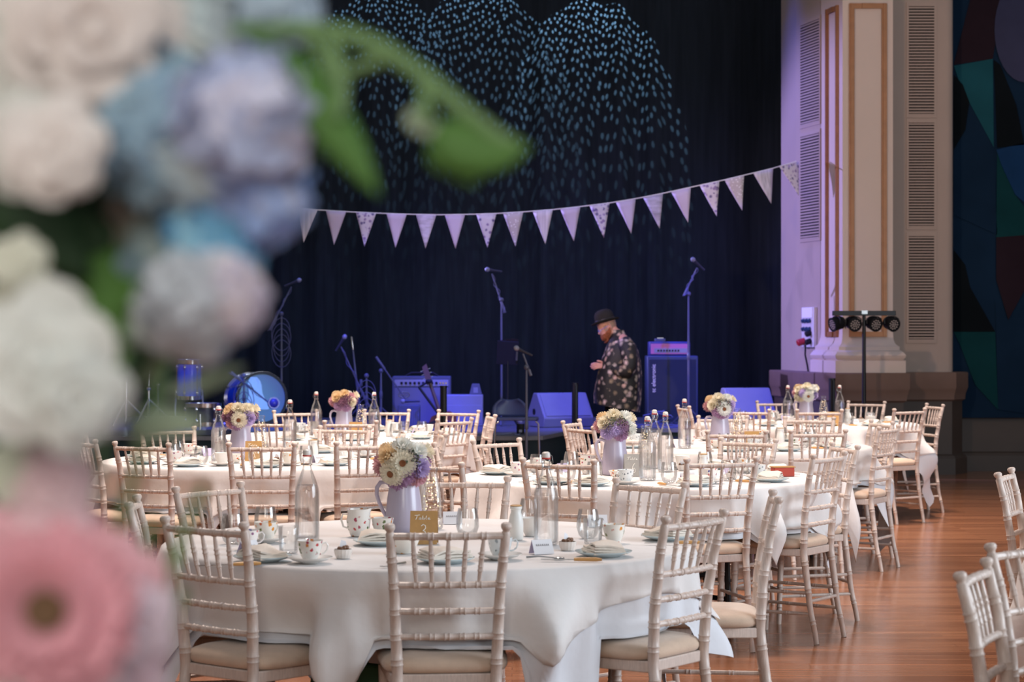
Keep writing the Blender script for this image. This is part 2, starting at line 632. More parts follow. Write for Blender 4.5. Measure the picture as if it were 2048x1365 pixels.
struct('floor', MB().grid([[(x, y, 0) for x in (-13, 0, 13)] for y in (-7, 10, 27)]), M['floor'])
STG = 0.5
poly = [(-8, 20.2), (0.12, 20.2), (0.30, 20.28), (0.66, 21.75), (0.85, 21.95), (3.15, 21.95), (3.15, 25.6), (-8, 25.6)]
mb = MB()
mb.prism(poly, STG - 0.04, STG, 0)
inner = [(-8, 20.24), (0.11, 20.24), (0.27, 20.31), (0.63, 21.78), (0.83, 21.99), (3.15, 21.99), (3.15, 25.6), (-8, 25.6)]
mb.prism(inner, 0.0, STG - 0.04, 1)
struct('floor_stage', mb, [M['stage'], M['skirt']], smooth=False)

# proscenium wall: plan of the face, from the stage side to the hall side
plan_wall = [(3.10, 23.9), (3.175, 23.2), (3.345, 22.5)]


def sweep(plan, prof, closed=False):
    """prof = (z, outward offset); plan runs left to right and outward is towards the hall"""
    pl = [Vector(p) for p in plan]
    n = len(pl)
    nor = []
    for i in range(n):
        ds = []
        if i > 0:
            ds.append((pl[i] - pl[i - 1]).normalized())
        if i < n - 1:
            ds.append((pl[i + 1] - pl[i]).normalized())
        ns = [Vector((d.y, -d.x)) for d in ds]
        a = ns[0] if len(ns) == 1 else (ns[0] + ns[1]).normalized()
        k = 1.0 if len(ns) == 1 else 1.0 / max(0.4, a.dot(ns[0]))
        nor.append(a * k)
    return [[(pl[i].x + nor[i].x * e, pl[i].y + nor[i].y * e, z) for i in range(n)] for z, e in prof]


TOP = 7.4
mb = MB().grid(sweep(plan_wall, [(1.09, 0), (TOP, 0)]))
struct('wall_reveal', mb, M['wall'], smooth=False)
rw = [(3.9, 22.28), (4.66, 22.28)] + [(4.66 + 0.09 * math.sin(a), 22.37 - 0.09 * math.cos(a)) for a in (0.3, 0.7, 1.1, 1.57)] + [(4.75, 22.7)]
mb = MB().grid(sweep(rw, [(1.09, 0), (TOP, 0)]))
struct('wall_right_of_pilaster', mb, M['wall'], ang=60)
struct('wall_back', MB().box((-1.5, 26.0, 3.7), (13.5, 0.2, 7.4)), M['dark'], smooth=False)
struct('wall_right', MB().box((7.1, 22.9, 3.7), (4.8, 0.3, 7.4)), M['dado2'], smooth=False)
hallw = mat('hall_wall_paint', L(190, 178, 166), 0.8, var=0.04, scale=1)
struct('wall_left', MB().box((-10.1, 10, 3.7), (0.2, 34, 7.4)), hallw, smooth=False)
struct('wall_front', MB().box((0, -6.9, 3.7), (20.4, 0.2, 7.4)), hallw, smooth=False)
struct('wall_hall_side', MB().box((10.2, 7.9, 3.7), (0.2, 29.8, 7.4)), hallw, smooth=False)
# pilaster
pp = [(3.345, 22.52), (3.488, 21.9), (4.02, 21.9), (4.02, 22.3)]
prof = [(TOP, 0), (1.52, 0), (1.44, 0.006), (1.40, 0.02), (1.375, 0.045), (1.365, 0.06), (1.33, 0.06), (1.325, 0.075), (1.30, 0.10), (1.275, 0.118), (1.25, 0.112), (1.228, 0.09), (1.222, 0.105), (1.218, 0.115), (1.09, 0.115)]
mb = MB().grid(sweep(pp, prof[::-1]))
pil = struct('trim_1', mb, M['pil'], ang=35)


def frame_on(p0, p1, z0, z1, w, t, name, mats, parent):
    """a moulding frame standing proud of the face p0-p1"""
    a, b = Vector((*p0, 0)), Vector((*p1, 0))
    d = (b - a).normalized()
    n = Vector((d.y, -d.x, 0))
    R = Matrix((d, -n, Vector((0, 0, 1)))).transposed().to_4x4()
    T = Matrix.Translation(a) @ R
    wd = (b - a).length
    mb = MB()
    for (x0, x1, q0, q1) in ((0, w, z0, z1), (wd - w, wd, z0, z1), (w, wd - w, z0, z0 + w), (w, wd - w, z1 - w, z1)):
        mb.box(((x0 + x1) / 2, -t / 2, (q0 + q1) / 2), (x1 - x0, t, q1 - q0), 0, T)
        mb.box(((x0 + x1) / 2, -t * 0.9, (q0 + q1) / 2), ((x1 - x0) * 0.45, t, q1 - q0), 0, T)
    return mb.build(name, mats, parent, smooth=False)


frame_on((3.556, 21.9), (3.955, 21.9), 1.47, 4.99, 0.055, 0.022, 'panel_moulding', M['bronze'], pil)
l0, l1 = Vector(pp[0]), Vector(pp[1])
frame_on(l0.lerp(l1, 0.30), l0.lerp(l1, 0.84), 1.47, 4.99, 0.055, 0.02, 'panel_moulding', M['bronze'], pil)
# dado with its ledge
pd = [(3.02, 23.9), (3.12, 23.1), (3.22, 22.38), (3.42, 21.72), (4.10, 21.72), (4.14, 22.16), (4.70, 22.16), (4.86, 22.4), (4.86, 22.72), (9.4, 22.72)]
struct('trim_2', MB().grid(sweep(pd, [(0.78, 0.0), (0.80, 0.03), (0.86, 0.035), (0.90, 0.05), (0.93, 0.06), (1.08, 0.06), (1.092, 0.05), (1.092, -0.3)])), M['dado'], ang=30)
struct('wall_dado', MB().grid(sweep(pd, [(0.0, 0.0), (0.78, 0.0)])), M['dado2'], smooth=False)
struct('baseboard_right', MB().grid(sweep(pd, [(0.0, 0.05), (0.17, 0.05), (0.20, 0.03), (0.215, 0.0)])), M['dado2'], smooth=False)


def vent(p0, p1, z0, z1, n, label):
    a, b = Vector((*p0, 0)), Vector((*p1, 0))
    d = (b - a).normalized()
    nn = Vector((d.y, -d.x, 0))
    R = Matrix((d, -nn, Vector((0, 0, 1)))).transposed().to_4x4()
    w = (b - a).length
    t = thing('wall_vent', label, 'vent', (0, 0, 0))
    t.matrix_world = Matrix.Translation(a + Vector((0, 0, z0))) @ R
    h = z1 - z0
    MB().box((w / 2, -0.003, h / 2), (w, 0.006, h)).build('backing', M['dark'], t, smooth=False)
    mb = MB()
    pitch = h / n
    for i in range(n + 1):
        mb.box((w / 2, -0.010, min(max(i * pitch, pitch * .25), h - pitch * .25)), (w, 0.012, pitch * 0.5))
    mb.build('slats', M['wall'], t, smooth=False)
    mb = MB()
    for x in (-0.013, w + 0.013):
        mb.box((x, -0.006, h / 2), (0.026, 0.012, h + 0.052))
    for z in (-0.013, h + 0.013):
        mb.box((w / 2, -0.006, z), (w, 0.012, 0.026))
    mb.build('frame', M['wall'], t, smooth=False)
    return t


va, vb = (X(1817, 22.28), 22.28), (X(1868, 22.28), 22.28)
vent(va, vb, Z(231, 22.28), Z(10, 22.28), 37, 'topmost slatted vent on the cream wall beside the dark hanging')
vent(va, vb, Z(455, 22.28), Z(243, 22.28), 37, 'middle slatted vent on the cream wall beside the dark hanging')
vent(va, vb, Z(682, 22.28), Z(470, 22.28), 37, 'lowest slatted vent on the cream wall beside the dark hanging')
ra, rb = Vector(plan_wall[1]), Vector(plan_wall[2])
q0, q1 = ra.lerp(rb, 0.22), ra.lerp(rb, 0.98)
vent(q0, q1, Z(247, 22.7), Z(40, 22.7), 36, 'upper slatted vent on the narrow wall between curtain and pilaster')
vent(q0, q1, Z(478, 22.7), Z(266, 22.7), 36, 'lower slatted vent on the narrow wall between curtain and pilaster')

# stage curtain with deep vertical folds
rnd = random.Random(4)
rows = []
NX = 420
xs = [-8.0 + 11.5 * i / (NX - 1) for i in range(NX)]
ph, fold = 0.0, []
for i, x in enumerate(xs):
    ph += 0.30 + 0.14 * math.sin(x * 1.7) + 0.10 * math.sin(x * 4.1 + 1)
    fold.append(0.055 * math.sin(ph) + 0.03 * math.sin(ph * 0.37 + 1.0) + 0.02 * math.sin(x * 9))
for z in (STG + 0.01, 1.5, 3.0, 4.5, 6.0, TOP):
    k = 1.0 - 0.35 * (z / TOP)
    rows.append([(x, 25.0 + f * k, z) for x, f in zip(xs, fold)])
cur = MB().grid(rows).build('stage_curtain', M['velvet'], ang=180)
tag(cur, 'black velvet curtain hanging in folds across the back of the stage', 'curtain')

# fabric hanging of dark coloured shapes on the far right wall
th = thing('fabric_hanging', 'dark patchwork fabric hanging in navy, teal and plum beside the cream wall', 'wall hanging', (0, 0, 0))
HD = 22.62
fab = [mat('hanging_' + n, [k * .85 for k in L(*c)], 0.95, spec=.1, var=0.15, scale=2) for n, c in (('navy', (22, 44, 66)), ('teal', (30, 82, 92)), ('plum', (44, 32, 40)), ('slate', (64, 66, 92)), ('black', (16, 22, 26)), ('deepteal', (18, 62, 66)), ('blue', (26, 60, 100)))]


def hx(px, py): return (X(px, HD), Z(py, HD))


def flat(mb, pts, k, mi):
    q = [hx(*p) for p in pts]
    n = len(q)
    mb.add([(x, HD - 0.006 * k, z) for x, z in q], [tuple(range(n))], mi)


mb = MB()
mb.box(((X(1905, HD) + 8.6) / 2, HD + 0.02, (Z(836, HD) + 7.3) / 2), (8.6 - X(1905, HD), 0.03, 7.3 - Z(836, HD)), 0)
flat(mb, [(1907, 130), (1950, -40), (2015, -60), (1985, 118)], 1, 2)
flat(mb, [(1907, 132), (1985, 118), (1987, 295), (1938, 205), (1920, 170)], 2, 1)
flat(mb, [(1907, 150), (1925, 170), (1938, 205), (1930, 260), (1907, 300)], 3, 4)
flat(mb, [(1938, 205), (1987, 295), (1994, 470), (1907, 430), (1907, 300), (1930, 260)], 1, 0)
ell = [(2048 + 60 * math.cos(a), 60 + 105 * math.sin(a)) for a in [i * PI / 16 for i in range(32)]]
flat(mb, ell, 3, 3)
flat(mb, [(1987, 120), (2000, 130), (2032, 210), (2048, 290), (1994, 296)], 2, 4)
flat(mb, [(1992, 300), (2048, 286), (2090, 300), (2090, 440), (2030, 390), (2002, 330)], 2, 6)
flat(mb, [(1994, 300), (2002, 330), (2030, 390), (2060, 430), (2060, 470), (1992, 475)], 1, 5)
flat(mb, [(1992, 475), (2060, 470), (2060, 560), (2016, 640), (1992, 560)], 2, 2)
flat(mb, [(1907, 500), (1930, 530), (1940, 575), (1990, 664), (1907, 664)], 2, 4)
flat(mb, [(1907, 664), (1990, 664), (1996, 820), (1950, 770), (1920, 690)], 1, 5)
flat(mb, [(1990, 600), (2016, 640), (2070, 600), (2070, 830), (1996, 820)], 1, 0)
flat(mb, [(2050, 200), (2200, 100), (2260, 500), (2120, 560)], 2, 1)
flat(mb, [(2120, 560), (2260, 500), (2300, 800), (2150, 820)], 3, 2)
mb.build('fabric', fab, th, smooth=False)

# ---------------------------------------------------------------- chiavari chairs
def lerpt(tab, z):
    for (a, va), (b, vb) in zip(tab[:-1], tab[1:]):
        if z <= b:
            t = (z - a) / (b - a)
            t = t * t * (3 - 2 * t) * 0.35 + t * 0.65
            return va + (vb - va) * t
    return tab[-1][1]


YT = [(0, -0.255), (0.2, -0.215), (0.44, -0.185), (0.6, -0.193), (0.75, -0.215), (0.91, -0.25)]
XT = [(0, 0.152), (0.44, 0.148), (0.66, 0.156), (0.91, 0.174)]


def back_pt(s, z): return Vector((s * lerpt(XT, z), lerpt(YT, z), z))


RINGS = [0.10, 0.25, 0.38, 0.487, 0.563, 0.64, 0.72, 0.80, 0.868]


def turned(zs, base, n_end=True, rings=RINGS, bump=0.0026):
    """heights and radii along a turned post with double bamboo rings"""
    out = {}
    for z in zs:
        out[z] = base(z)
    for r in rings:
        if zs[0] < r - 0.012 and r + 0.012 < zs[-1]:
            for dz, k in ((-0.012, 0), (-0.0085, 1), (-0.005, 0.1), (-0.0015, 0.1), (0.0015, 0.1), (0.005, 0.1), (0.0085, 1), (0.012, 0)):
                out[round(r + dz, 5)] = base(r + dz) + bump * k
    return sorted(out.items())


def chair_post(s):
    base = lambda z: 0.0125 + 0.0052 * math.exp(-((z - 0.5) / 0.32) ** 2)
    zr = turned([0, 0.05, 0.15, 0.2, 0.3, 0.34, 0.44, 0.52, 0.6, 0.68, 0.76, 0.84, 0.876], base)
    zr += [(0.879, 0.0115), (0.882, 0.0105), (0.886, 0.0125), (0.891, 0.0162), (0.897, 0.0172), (0.902, 0.016), (0.906, 0.011), (0.907, 0.004)]
    return MB().tube([back_pt(s, z) for z, _ in zr], [r for _, r in zr], 10)


def turned_bar(a, b, r0, marks, bow=0.0, n=8, taper=0.0):
    a, b = Vector(a), Vector(b)
    ts = {0.0: r0, 1.0: r0}
    ln = (b - a).length
    for t in [i / 8 for i in range(1, 8)]:
        ts[t] = r0
    for m in marks:
        for dz, k in ((-0.010, 0), (-0.007, 1), (-0.0035, .15), (0.0035, .15), (0.007, 1), (0.010, 0)):
            ts[min(1, max(0, m + dz / ln))] = r0 + 0.0022 * k
    out = sorted(ts.items())
    pts, rad = [], []
    for t, r in out:
        pts.append(a.lerp(b, t) + Vector((0, -bow * 4 * t * (1 - t), 0)))
        rad.append(r * (1 - taper * abs(2 * t - 1) ** 2))
    return MB().tube(pts, rad, n)


def pad_mesh():
    mb = MB()
    prof = [(0.0, 0.448), (0.90, 0.448), (0.99, 0.452), (1.02, 0.462), (1.02, 0.474), (0.97, 0.488), (0.85, 0.497), (0.6, 0.503), (0.0, 0.506)]
    n = 40
    vs, fs, rows = [], [], []
    for k, (r, z) in enumerate(prof):
        row = []
        if r == 0:
            rows.append([len(vs)])
            vs.append((0, 0.005, z))
            continue
        for j in range(n):
            a = 2 * PI * j / n
            c, s_ = math.cos(a), math.sin(a)
            e = 0.42
            x = math.copysign(abs(c) ** e, c)
            y = math.copysign(abs(s_) ** e, s_)
            wx = 0.183 + 0.022 * (y * 0.5 + 0.5) * 1.0
            row.append(len(vs))
            vs.append((x * wx * r, 0.005 + y * 0.19 * r, z))
        rows.append(row)
    for a, b in zip(rows[:-1], rows[1:]):
        for j in range(n):
            q = []
            for i in (a[j % len(a)], a[(j + 1) % len(a)], b[(j + 1) % len(b)], b[j % len(b)]):
                if i not in q:
                    q.append(i)
            if len(q) > 2:
                fs.append(tuple(q))
    return mb.add(vs, fs)


def make_chair():
    t = thing('chiavari_chair', '', 'chair', group='chiavari chairs around the banquet tables')
    w = M['lime']
    for s in (-1, 1):
        chair_post(s).build('back_post', w, t)
    sp = [-0.67, -0.335, 0.0, 0.335, 0.67]
    tp = lambda s, z: back_pt(s, z)
    turned_bar(tp(-1, .868), tp(1, .868), 0.0108, [0.5 + 0.3075 * k / 0.67 * 1.0 for k in sp], 0.014).build('top_rail', w, t)
    for z in (0.72, 0.64, 0.563):
        turned_bar(tp(-1, z), tp(1, z), 0.0098, [0.5 + 0.29 * k / 0.67 for k in sp], 0.012).build('back_rail', w, t)
    for k in sp:
        a = back_pt(1, .868)
        b = back_pt(1, .72)
        ba = Vector((a.x * k * 0.92, a.y - 0.014 * (1 - k * k * .85), .862))
        bb = Vector((b.x * k * 0.87, b.y - 0.012 * (1 - k * k * .75), .724))
        turned_bar(bb, ba, 0.0078, [0.33, 0.62], 0, 7, 0.38).build('spindle', w, t)
    # seat frame: a rounded trapezoid rail
    fr = [(-0.19, 0.165), (-0.175, 0.185), (0.175, 0.185), (0.19, 0.165), (0.168, -0.165), (0.15, -0.185), (-0.15, -0.185), (-0.168, -0.165)]
    MB().prism(fr, 0.413, 0.449).build('seat_frame', w, t, bevel=0.004)
    pad_mesh().build('seat_pad', M['pad'], t, ang=60)
    for s in (-1, 1):
        zr = turned([0, 0.05, 0.15, 0.2, 0.3, 0.35, 0.425], lambda z: 0.0125 + 0.011 * z, rings=[0.08, 0.2, 0.32])
        MB().tube([Vector((s * (0.178 - 0.006 * (1 - z / .425)), 0.168 + 0.012 * (1 - z / .425), z)) for z, _ in zr], [r for _, r in zr], 9).build('front_leg', w, t)
    f = lambda s, z: Vector((s * 0.175, 0.173, z))
    for a, b in ((f(-1, .27), f(1, .27)), (f(-1, .17), f(1, .17)), (f(-1, .24), back_pt(-1, .24)), (f(-1, .14), back_pt(-1, .14)), (f(1, .24), back_pt(1, .24)), (f(1, .14), back_pt(1, .14)), (back_pt(-1, .2), back_pt(1, .2))):
        turned_bar(a, b, 0.0085, [0.3, 0.7], 0, 7).build('stretcher', w, t)
    return t


TABLES = {  # centre x, centre y, overlay corner angle, undercloth corner angle
    3: (-0.288, 7.20, -PI / 2 + 0.16), 6: (0.65, 10.57, -PI / 2 + 0.9), 8: (-1.45, 12.03, -PI / 2 + 0.35), 4: (1.43, 13.6, -PI / 2 + 0.72),
    7: (-1.19, 14.95, -PI / 2 + 0.2), 12: (2.44, 17.2, -PI / 2 + 0.5), 20: (2.12, 4.62, 0.4), 21: (3.05, 8.25, 0.1)}
RT = 0.905
# table, mid-point of the chair's top rail (x, y), facing angle or None for straight at the table, what singles it out, short tag
CH = [
    (3, -0.192, 6.18, None, 'limewashed chair with its back square to the viewer before table three', 'front middle chair'),
    (3, -0.935, 6.30, (0.62, 0.78), 'limewashed chair half turned at table three, beside the pink blooms', 'front left chair'),
    (3, 0.578, 6.54, (-0.80, 0.60), 'limewashed chair half turned at the front right of table three, pale pad showing', 'front right chair'),
    (3, -1.30, 7.12, (0.995, 0.10), 'edge-on chair at the left end of table three beside the pink blooms', 'left end chair'),
    (3, -1.06, 7.76, None, 'chair facing the viewer behind the left bottle of table three', 'rear left chair'),
    (3, -0.19, 8.27, None, 'chair facing the viewer behind the fairy light bottle of table three', 'rear middle chair'),
    (3, 0.535, 8.05, None, 'chair facing the viewer at the rear right of table three before table six', 'rear right chair'),
    (3, 0.935, 7.36, (-0.998, 0.066), 'edge-on chair at the right end of table three, two posts nearly in line', 'right end chair'),
    (6, 0.211, 9.47, None, 'chair back behind the right water bottle of table three, drawn to table six', 'front left chair'),
    (6, 0.955, 9.60, None, 'chair with its back to the viewer at table six, below the red tin', 'front right chair'),
    (6, -0.36, 9.30, (0.62, 0.78), 'dark-looking chair pulled out behind the fairy light bottle, turned to table six', 'pulled out chair'),
    (6, 0.02, 11.22, None, 'chair facing the viewer at the rear left of table six before the stage front', 'rear left chair'),
    (6, 1.525, 9.98, None, 'tall chair turned side-on with pale pad at the front right of table six', 'side front right chair'),
    (6, 1.735, 10.82, None, 'edge-on chair hidden behind the side-on chair at the right of table six', 'right end chair'),
    (6, 1.30, 11.42, None, 'chair facing the viewer at table six, behind the red tin and tumblers', 'rear right chair'),
    (6, 0.68, 11.64, None, 'chair facing the viewer behind the six card and its bottles', 'rear middle chair'),
    (6, -0.44, 10.77, None, 'edge-on chair at the left of table six behind the cream daisies', 'left end chair'),
    (8, -1.32, 10.94, (0, 1), 'chair with its back to the viewer before the eight card', 'front middle chair'),
    (8, -0.77, 11.08, (-.35, .94), 'chair with its back to the viewer beside the cream daisies, at table eight', 'front right chair'),
    (8, -1.96, 10.98, None, 'chair at table eight seen hazily through the flower arrangement edge', 'front left chair'),
    (8, -2.36, 11.42, None, 'leftmost chair at table eight, seen at a slant beside the pink blooms', 'left end chair'),
    (8, -2.56, 12.22, (1, -.05), 'chair behind the leftmost chair at the far left of table eight', 'far left chair'),
    (8, -2.14, 12.90, (.5, -.86), 'chair facing the viewer at the rear left of table eight below the drums', 'rear left chair'),
    (8, -1.05, 13.0, None, 'chair facing the viewer between table eight and the table behind it', 'rear right chair'),
    (8, -0.54, 12.14, None, 'narrow slanting chair at the right end of table eight above the cream daisies', 'right end chair'),
    (7, -1.08, 13.88, (0, 1), 'chair with its back to the viewer before the mauve posy table by the stage', 'front middle chair'),
    (7, -1.63, 13.93, (.25, .97), 'chair at the front left of the mauve posy table, behind the eight table bottle', 'front left chair'),
    (7, -0.465, 14.32, None, 'chair with its back to the viewer at the right of the mauve posy table', 'front right chair'),
    (7, -0.155, 15.12, None, 'slanting chair at the right end of the mauve posy table below the blue wedge', 'right end chair'),
    (7, -0.41, 15.92, (-.45, -.89), 'chair facing the viewer below the blue floor box, behind the mauve posy table', 'rear right chair'),
    (7, -0.97, 16.06, (-.08, -1), 'chair facing the viewer below the guitar amplifier', 'rear middle chair'),
    (7, -1.66, 15.90, None, 'chair facing the viewer below the bass drum', 'rear left chair'),
    (4, 1.342, 12.40, (.05, 1), 'chair with its back to the viewer before the daisy jug behind table six', 'front middle chair'),
    (4, 1.845, 12.50, (-.2, .98), 'chair with its back to the viewer above the red tin, at the table behind', 'front right chair'),
    (4, 2.37, 13.05, None, 'slender slanting chair with a pale pad at the right of the table behind table six', 'right front chair'),
    (4, 2.47, 13.86, None, 'edge-on chair just behind the slender slanting chair right of the daisy jug', 'right end chair'),
    (4, 2.08, 14.52, (-.35, -.94), 'chair facing the viewer just before the twelve card', 'rear right chair'),
    (4, 1.50, 14.76, None, 'chair facing the viewer half hidden by the daisy jug and its fairy light bottle', 'rear middle chair'),
    (4, 0.40, 13.98, None, 'further of two slanting chairs between the dark post and the table six jug', 'left rear chair'),
    (4, 0.43, 13.10, None, 'nearer of two slanting chairs between the dark post and the table six jug', 'left front chair'),
    (12, 2.38, 16.06, (0, 1), 'chair with its back to the viewer before the twelve card', 'front middle chair'),
    (12, 1.83, 16.14, (.3, .95), 'chair with its back to the viewer at the front left of table twelve', 'front left chair'),
    (12, 1.42, 17.00, None, 'slanting chair at the left end of table twelve below the bass cabinet', 'left end chair'),
    (12, 2.33, 18.28, None, 'chair facing the viewer behind the jug of table twelve below the wedge', 'rear middle chair'),
    (12, 3.10, 18.15, None, 'chair facing the viewer below the lighting stand', 'rear right chair'),
    (12, 3.12, 16.28, None, 'chair with a pale pad at the front right of table twelve', 'front right chair'),
    (12, 3.55, 17.42, None, 'rightmost chair of table twelve with a lattice of posts against the brown dado', 'right end chair'),
    (20, 1.12, 5.03, (0.92, -0.39), 'big soft-focus chair nearest the viewer in the bottom right corner', 'left chair'),
    (20, 1.42, 5.66, (0.60, -0.80), 'soft-focus chair cut by the frame just behind the nearest corner chair', 'rear left chair'),
    (21, 2.055, 8.65, (0.92, -0.38), 'edge-on chair standing alone at the right margin above the corner chairs', 'left chair'),
]
SEATS = {}
for tb, x, y, face, label, tg in CH:
    cx, cyy, _ = TABLES[tb]
    d = Vector((cx - x, cyy - y))
    dist = d.length
    if face is None:
        face = d.normalized()
        if dist < 1.055:  # never inside the table edge
            x, y = cx - face.x * 1.055, cyy - face.y * 1.055
    face = Vector(face).normalized()
    px_, py_ = x + face.x * 0.247, y + face.y * 0.247
    rz = math.atan2(face.y, face.x) - PI / 2
    place('chair', make_chair, (px_, py_, 0), rz, label)
    SEATS.setdefault(tb, []).append((px_, py_, math.atan2(py_ - cyy, px_ - cx), tg))

# ---------------------------------------------------------------- tables and their cloths
TNAME = {3: 'table three', 6: 'table six', 8: 'table eight', 4: 'the table behind table six', 7: 'the mauve posy table', 12: 'table twelve', 20: 'the corner table', 21: 'the margin table'}
TZ = 0.742


def make_table():
    t = thing('round_table', '', 'table', group='round banquet tables')
    MB().lathe([(0, 0.722), (0.89, 0.722), (0.90, 0.725), (0.90, 0.739), (0.89, 0.742), (0, 0.742)], 64).build('table_top', M['tolex'], t)
    for a in (0.6, 0.6 + PI / 2, 0.6 + PI, 0.6 + 1.5 * PI):
        c, s = math.cos(a), math.sin(a)
        MB().tube([(0.52 * c, 0.52 * s, 0.721), (0.55 * c, 0.55 * s, 0.36), (0.57 * c, 0.57 * s, 0.0)], 0.016, 8).build('leg', M['black'], t)
    for a in (0.6, 0.6 + PI / 2):
        c, s = math.cos(a), math.sin(a)
        MB().tube([(-0.565 * c, -0.565 * s, 0.16 + 0.02 * a), (0.565 * c, 0.565 * s, 0.16 + 0.02 * a)], 0.013, 8).build('brace', M['black'], t)
    return t


def smooth(t):
    t = min(1, max(0, t))
    return t * t * (3 - 2 * t)


def cloth(tb, half, a0, lift, out, seed, shift=(0, 0), nphi=264):
    """a square cloth (half side) laid over the round top, falling in folds and resting on the pushed-in seats"""
    rn = random.Random(seed)
    ks = [(k, rn.uniform(0, 2 * PI), w, rn.choice((-1, 1)) * rn.uniform(1.5, 4.0)) for k, w in ((4, .35), (7, .5), (11, .75), (17, .6), (26, .25))]
    chairs = SEATS.get(tb, [])
    cx, cyy, _ = TABLES[tb]
    rows = []
    ROUND = 0.016
    drops = [0.0, .012, .03, .06, .10, .14, .18, .23, .28, .34, .40, .46, .53, .6, .66]
    info = []
    for j in range(nphi):
        phi = 2 * PI * j / nphi
        # where a ray from the table centre leaves the square, whose own centre may be shifted
        ln = 9.0
        for k4 in range(4):
            na = a0 + PI / 4 + k4 * PI / 2
            dn = math.cos(phi - na)
            if dn > 1e-4:
                ln = min(ln, (half + shift[0] * math.cos(na) + shift[1] * math.sin(na)) / dn)
        ln = max(ln - RT, 0.06)
        wv = phi
        blk = 0.0
        for (sx, sy, an, _) in chairs:
            dd = abs((phi - an + PI) % (2 * PI) - PI) * 0.93
            rc = math.hypot(sx - cx, sy - cyy)
            if rc < 1.15:
                blk = max(blk, smooth((0.30 - dd) / 0.09))
        info.append((phi, ln, wv, blk))
    nt = 5
    for i in range(nt + 1):
        rr = RT * (i / nt) ** 0.8 if i else 0.0
        rows.append([(rr * math.cos(p), rr * math.sin(p), TZ + lift) for p, *_ in info])
    lad = [0.008, 0.016, 0.026] + [0.026 + 0.70 * (i / 24) for i in range(1, 25)]
    for tt in lad:
        row = []
        for phi, ln, wv, blk in info:
            t = min(ln, tt)
            # quarter round edge, then straight fall; the fold shape is the same for both cloths
            al = ROUND * PI / 2
            if t < al:
                an_ = t / ROUND
                r = RT + ROUND * math.sin(an_)
                z = TZ - ROUND * (1 - math.cos(an_))
                dr = 0
            else:
                dr = t - al
                r = RT + ROUND
                z = TZ - ROUND - dr
            zs = 0.511 + (0.026 if out else 0.0)
            drc = TZ - ROUND - zs                    # how far it falls before it meets a seat pad
            de = dr + (min(dr, drc) - dr) * blk
            amp = smooth(de / 0.24) * 0.055
            ww = sum(w * ((0.5 + 0.5 * math.sin(k * phi + p + c * de * 2.2)) ** 2.2 * 2 - 0.6) for k, p, w, c in ks)
            r += amp * (ww * 0.85 + 0.75) + 0.05 * de
            if dr > 0 and blk > 0:
                r = r + (min(r - 0.075 * smooth(de / 0.2), RT + 0.020) - r) * blk
                over = dr - drc
                if over > 0:
                    zz = zs + 0.006 * math.sin(over * 22 + phi * 14) * min(1, over * 10)
                    z = z + (zz - z) * blk
                    r += blk * 0.028 * (1 - math.exp(-over / 0.12)) * (0.6 + 0.4 * math.sin(phi * 9))
            r += out * min(1, dr / 0.02)
            z = max(z + lift, 0.012 + lift)
            row.append((r * math.cos(phi), r * math.sin(phi), z))
        rows.append(row)
    mb = MB()
    mb.v = [p for r in rows for p in r]
    nc = nphi
    for i in range(len(rows) - 1):
        for j in range(nc):
            q = [i * nc + j, i * nc + (j + 1) % nc, (i + 1) * nc + (j + 1) % nc, (i + 1) * nc + j]
            if i >= nt + 1 or i == 0:
                if i == 0:
                    q = [0, q[2], q[3]]
                else:
                    g = []
                    for k in q:
                        if not any((Vector(mb.v[k]) - Vector(mb.v[m])).length < 1e-5 for m in g):
                            g.append(k)
                    q = g
            if len(q) > 2:
                mb.f.append(tuple(q))
                mb.m.append(0)
    return mb


UNDERA = {3: -PI / 2 + 0.36}
OVER = {3: 1.17}
UNDER = {3: 1.24, 6: 1.15, 8: 1.12, 4: 1.15, 7: 1.10, 12: 1.12, 20: 1.1, 21: 1.1}
SHIFT = {3: (-.12, .07), 6: (-.05, .04), 8: (.04, -.03)}
for tb, (cx, cyy, a0) in TABLES.items():
    nm = TNAME[tb]
    place('table', make_table, (cx, cyy, 0), 0.3 * tb, 'round folding banquet table under the white cloths of ' + nm)
    o = cloth(tb, UNDER[tb], UNDERA.get(tb, a0 + PI / 4), 0.004, 0.0, tb * 7 + 1).build('tablecloth', M['linen_under'], None, (cx, cyy, 0), ang=75)
    tag(o, 'white undercloth hanging below the top cloth of ' + nm, 'tablecloth', 'white undercloths')
    o = cloth(tb, OVER.get(tb, UNDER[tb]), a0, 0.009, 0.012, tb * 7 + 1, SHIFT.get(tb, (0, 0))).build('tablecloth', M['linen'], None, (cx, cyy, 0), ang=75)
    tag(o, 'white top cloth with hanging corners on ' + nm, 'tablecloth', 'white top cloths')
    so = o.modifiers.new('hem', 'SOLIDIFY')
    so.thickness, so.offset = 0.0015, 1
TOPZ = TZ + 0.0112

